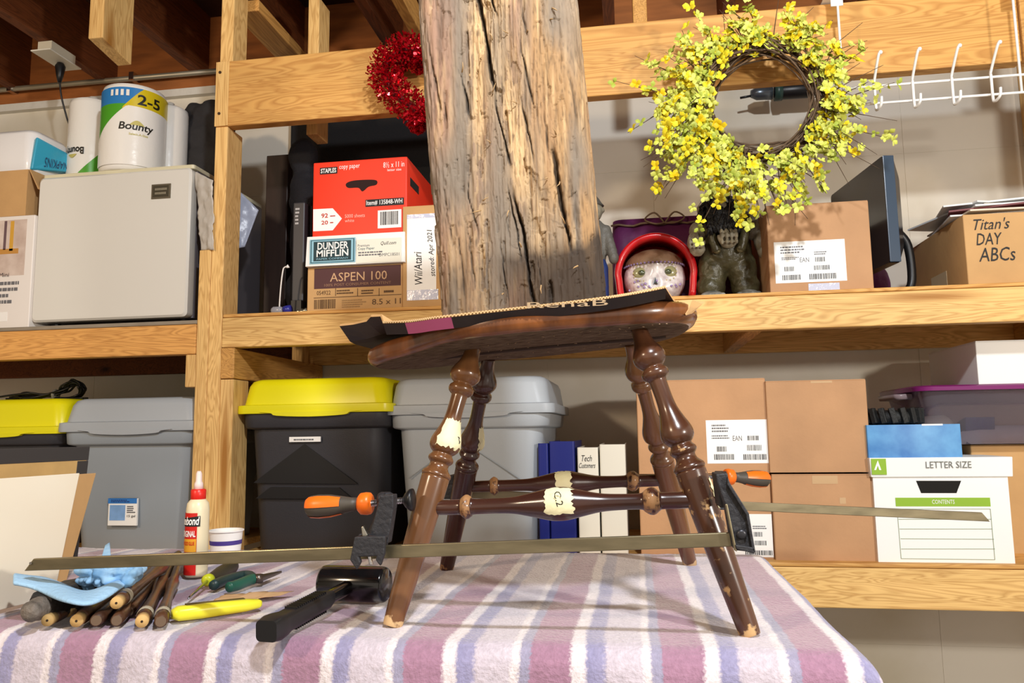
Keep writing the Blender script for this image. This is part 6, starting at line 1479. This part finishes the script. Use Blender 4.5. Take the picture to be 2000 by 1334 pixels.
# tan torn paper
tp_ = thing('torn_sandpaper', 'torn tan sandpaper scrap beside the yellow knife', 'paper', PZ(500, 1165, ZT))
c4 = [PZ(405, 1178, ZT+.003), PZ(500, 1172, ZT+.003), PZ(574, 1154, ZT+.006), PZ(440, 1160, ZT+.004)]
sheet('scrap', c4, mat('tan_paper', 'C9A478', .8, var=.1), tp_, 20, 8, .003, 60, 4, .0006)
# spindles
SPM = woodmat((lambda q: (setattr(q, 'use_nodes', True), q)[1])(bpy.data.materials.new('stained_spindle')), '3C2418', '5C3C26', 'B89A6A', rough=.4); TIP = mat('bare_wood_end', 'C9A468', .7, var=.15); HOL = mat('pilot_hole', '2c1c10', .9)
sp_list = [(92, 1214, 290, 1100, .0095, 1, 0, 'leftmost turned spindle, next to the dark block, bare end facing front'), (130, 1198, 300, 1098, .0088, 1, 0, 'spindle set back between the two leftmost bare ends'), (149, 1215, 312, 1098, .0100, 1, 0, 'third spindle from the left with a broad bare end'), (188, 1214, 318, 1096, .0095, 0, 0, 'fully stained spindle right of the third bare end'),
           (227, 1180, 338, 1090, .0098, 1, .021, 'spindle lying on top of the pile with a pale tape band'), (228, 1214, 326, 1095, .0092, 0, 0, 'dark spindle below the raised taped spindle'), (252, 1196, 333, 1096, .0085, 0, 0, 'short dark spindle set back beside the taped pair'), (277, 1216, 338, 1094, .0100, 1, 0, 'taped spindle second from the right of the pile'), (314, 1216, 350, 1096, .0095, 0, 0, 'rightmost spindle next to the yellow knife')]
for i, (ax_, ay_, bx_p, by_p, r_, bare, up, lab) in enumerate(sp_list):
    a = PZ(ax_, ay_-2, ZT+r_+up); b_ = PZ(bx_p, by_p, ZT+r_+up*1.0)
    d = (b_-a).normalized(); Ls = (b_-a).length+.05; b_ = a+d*Ls
    rt = thing('chair_spindle', lab, 'spindle', a, group='turned chair spindles piled on the blanket')
    M4 = frame_to(a, b_)
    obj('shaft', lathe(BM(), [(r_*.86, .018 if bare else 0), (r_, .026), (r_*1.05, .06), (r_*.8, .13), (r_*.72, .2), (r_*.95, .24), (r_*1.15, .29), (r_*.8, .33), (r_*.7, max(.36, Ls))], M4, 16), SPM, rt, True, W=True); attr_wear(rt.children[-1], [.18]*len(rt.children[-1].data.vertices))
    if bare:
        obj('bare_end', lathe(BM(), [(r_*.80, 0), (r_*.86, .002), (r_*.88, .018)], M4, 16), TIP, rt, True, W=True); obj('pilot_hole', lathe(BM(), [(.0017, -.0004), (.0017, .001)], M4, 8), HOL, rt, W=True)
    else:
        obj('end_ring', lathe(BM(), [(r_*.72, -.0006), (r_*.72, .001)], M4, 14), mat('grey_brown_end', '6A5644', .7), rt, W=True)
    if i in (4, 7, 8): obj('tape_band', lathe(BM(), [(r_*1.04, .034), (r_*1.09, .036), (r_*1.10, .048), (r_*1.08, .050)], M4, 16, caps=False), mat('grey_tape', 'B4AC98', .5), rt, True, W=True)
# dark turned block on the left
dk = thing('dark_chair_block', 'charred dark square block with a broken end left of the spindles', 'wood block', (PZ(80, 1205, ZT).x, PZ(80, 1205, ZT).y, ZT))
a = PZ(72, 1190, ZT+.024); b_ = PZ(190, 1142, ZT+.026); M4 = frame_to(a, b_); LB_ = (b_-a).length; DBK = mat('charred_wood', '2B2622', .6, var=.4, vscale=40, bump=.8, bscale=90)
obj('block', loft(BM(), [(.030, .030, .005, .008), (.038, .038, .005, .02), (.040, .040, .005, LB_*.6), (.036, .036, .008, LB_*.75), (.03, .03, .01, LB_)], M4), DBK, dk, smooth='auto', W=True)
bm_ = BM(); lathe(bm_, [(.008, -.020), (.014, -.014), (.012, -.006), (.016, .002), (.016, .010)], M4, 18); o = obj('broken_end', bm_, mat('splintered_grey', '6A625A', .6, var=.4, vscale=60, bump=.9, bscale=120), dk, True, W=True)
# blue gloves / shop towel
BT = mat('blue_shop_towel', '9CC4E4', .8, bump=.5, bscale=160, var=.06)
gl = thing('blue_shop_towel', 'folded light blue shop towel lying across the spindles', 'towel', PZ(150, 1160, ZT+.04))
Zg = ZT+.045
def ridge(pxs, z0):
    return [PZ(px, py, zz) for px, py, zz in pxs]
topl = ridge([(28, 1122, Zg+.012), (75, 1124, Zg+.008), (120, 1138, Zg), (170, 1152, Zg-.006), (215, 1140, Zg), (250, 1118, Zg+.004), (285, 1092, Zg+.006)], 0)
botl = ridge([(24, 1138, Zg+.010), (70, 1148, Zg+.004), (120, 1170, Zg-.004), (160, 1178, Zg-.008), (200, 1168, Zg-.006), (240, 1146, Zg), (290, 1110, Zg+.004)], 0)
ta, ba = catmull(topl, 6), catmull(botl, 6); vs = []; nvv = 8
for j in range(nvv+1):
    for i in range(len(ta)):
        v = j/nvv; p = Vector(ba[i]).lerp(Vector(ta[i]), v); p.z += .006*math.sin(math.pi*v)+.001*math.sin(i*.5+v*3); p.y += .03*v*0; vs.append(tuple(p))
k = len(ta); fs = [(j*k+i, j*k+i+1, (j+1)*k+i+1, (j+1)*k+i) for j in range(nvv) for i in range(k-1)]
o = obj('folded_towel', (vs, [], fs), BT, gl, True, W=True); s_ = o.modifiers.new('s', 'SOLIDIFY'); s_.thickness = .006; s_ = o.modifiers.new('u', 'SUBSURF'); s_.levels = 1; s_.render_levels = 1
cg = PZ(192, 1126, Zg+.012)
o = soft('crumpled_towel', [((cg.x, cg.y+.02, cg.z), .028, (1.5, .9, .8)), ((cg.x-.03, cg.y+.02, cg.z-.004), .018), ((cg.x+.035, cg.y+.02, cg.z+.0), .018, (1.2, 1, .8))], mat('blue_towel_crumple', '78AEDC', .8, c2='A9D0EE', vscale=35), gl, .0022, 0, sm=2)
vv = np.array([tuple(v.co) for v in o.data.vertices]); nv_ = np.array([tuple(v.normal) for v in o.data.vertices]); dd = np.abs(vnoise(vv[:, 0]*75+90, vv[:, 1]*75+90, vv[:, 2]*75+90, 5)-.5)*2; dd2 = np.abs(vnoise(vv[:, 0]*150+90, vv[:, 1]*150+90, vv[:, 2]*150+90, 6)-.5)
vv += nv_*((dd-.45)*.013+(dd2-.2)*.006)[:, None]; o.data.vertices.foreach_set('co', vv.ravel())
for py, (px_, ln_) in ((1104, (200, 1)),):
    sheet('towel_corner', [PZ(192, 1112, Zg+.02), PZ(218, 1112, Zg+.02), PZ(214, 1072, Zg+.03)+Vector((0, 0, .01)), PZ(205, 1074, Zg+.03)+Vector((0, 0, .008))], MATS['blue_towel_crumple'], gl, 8, 8, .003, 60, 7)

# ================================================================== boards leaning at the left (on the lower shelf front)
def slab(root, name, b0, b1, t1, t0, th, m_, bev=.001):
    """upright slab: bottom left/right, top right/left points, thickness away from the viewer"""
    pts_ = [Vector(q_) for q_ in (b0, b1, t1, t0)]; n_ = (pts_[1]-pts_[0]).cross(pts_[3]-pts_[0]).normalized(); n_ = n_ if n_.y > 0 else -n_
    bm = BM(); va = [bm.verts.new(q_) for q_ in pts_]; vb = [bm.verts.new(q_+n_*th) for q_ in pts_]; bm.faces.new(va); bm.faces.new(vb[::-1])
    for i in range(4): bm.faces.new((va[i], vb[i], vb[(i+1) % 4], va[(i+1) % 4]))
    return obj(name, bm, m_, root, bevel=bev, W=True)
def lean(px0, py0, px1, py1, topy0, tpx1, topy1, ln, zb):
    """bottom line on the table from two photo points; top pushed back by ln"""
    b0, b1 = PZ(px0, py0, zb), PZ(px1, py1, zb); dz = P(tpx1, topy1, b1.y+ln).z-zb
    t1 = P(tpx1, topy1, b1.y+ln); t0 = Vector((b0.x-(b1.x-t1.x)*1.0, b0.y+ln, zb+dz)); return b0, b1, t1, t0
ZL = T+.0035
wbd = thing('white_board', 'large cream white board in glossy shrink wrap leaning at the left', 'board', PZ(60, 1174, ZL))
q4 = lean(-160, 1232, 106, 1165, 926, 156, 924, .05, ZL)
slab(wbd, 'sheet', *q4, .006, mat('cream_board', 'F0E6D0', .15, coat=.7, bump=.10, bscale=14))
cbd = thing('cardboard_backing', 'brown cardboard sheet leaning behind the shrink-wrapped white board', 'cardboard', PZ(90, 1150, ZL))
q5 = lean(-160, 1205, 130, 1135, 926, 188, 924, .055, ZL)
slab(cbd, 'sheet', *q5, .004, M_card2)
pf = thing('picture_frame', 'dark grey framed board leaning behind the cardboard sheet', 'frame', PZ(90, 1130, ZL))
q6 = lean(-160, 1175, 150, 1108, 872, 176, 872, .03, ZL); b0, b1, t1, t0 = q6
fgm = mat('dark_grey_frame', '3C3A3A', .5); ux = (t1-t0).normalized(); uz = (t0-b0).normalized()
fw_ = .028
slab(pf, 'top_rail', t0-uz*fw_, t1-uz*fw_, t1, t0, .012, fgm); slab(pf, 'side_rail', b1-ux*fw_, b1, t1-uz*(fw_+.0005), t1-uz*(fw_+.0005)-ux*fw_, .012, fgm)
slab(pf, 'bottom_rail', b0, b1-ux*(fw_+.0005), b1-ux*(fw_+.0005)+uz*fw_, b0+uz*fw_, .012, fgm)
off = Vector((0, .006, 0)); slab(pf, 'backing', b0+off+uz*.01, b1+off-ux*.01+uz*.01, t1+off-ux*.01-uz*.01, t0+off-uz*.01, .003, mat('cork_tan', 'C8A468', .8, var=.08))
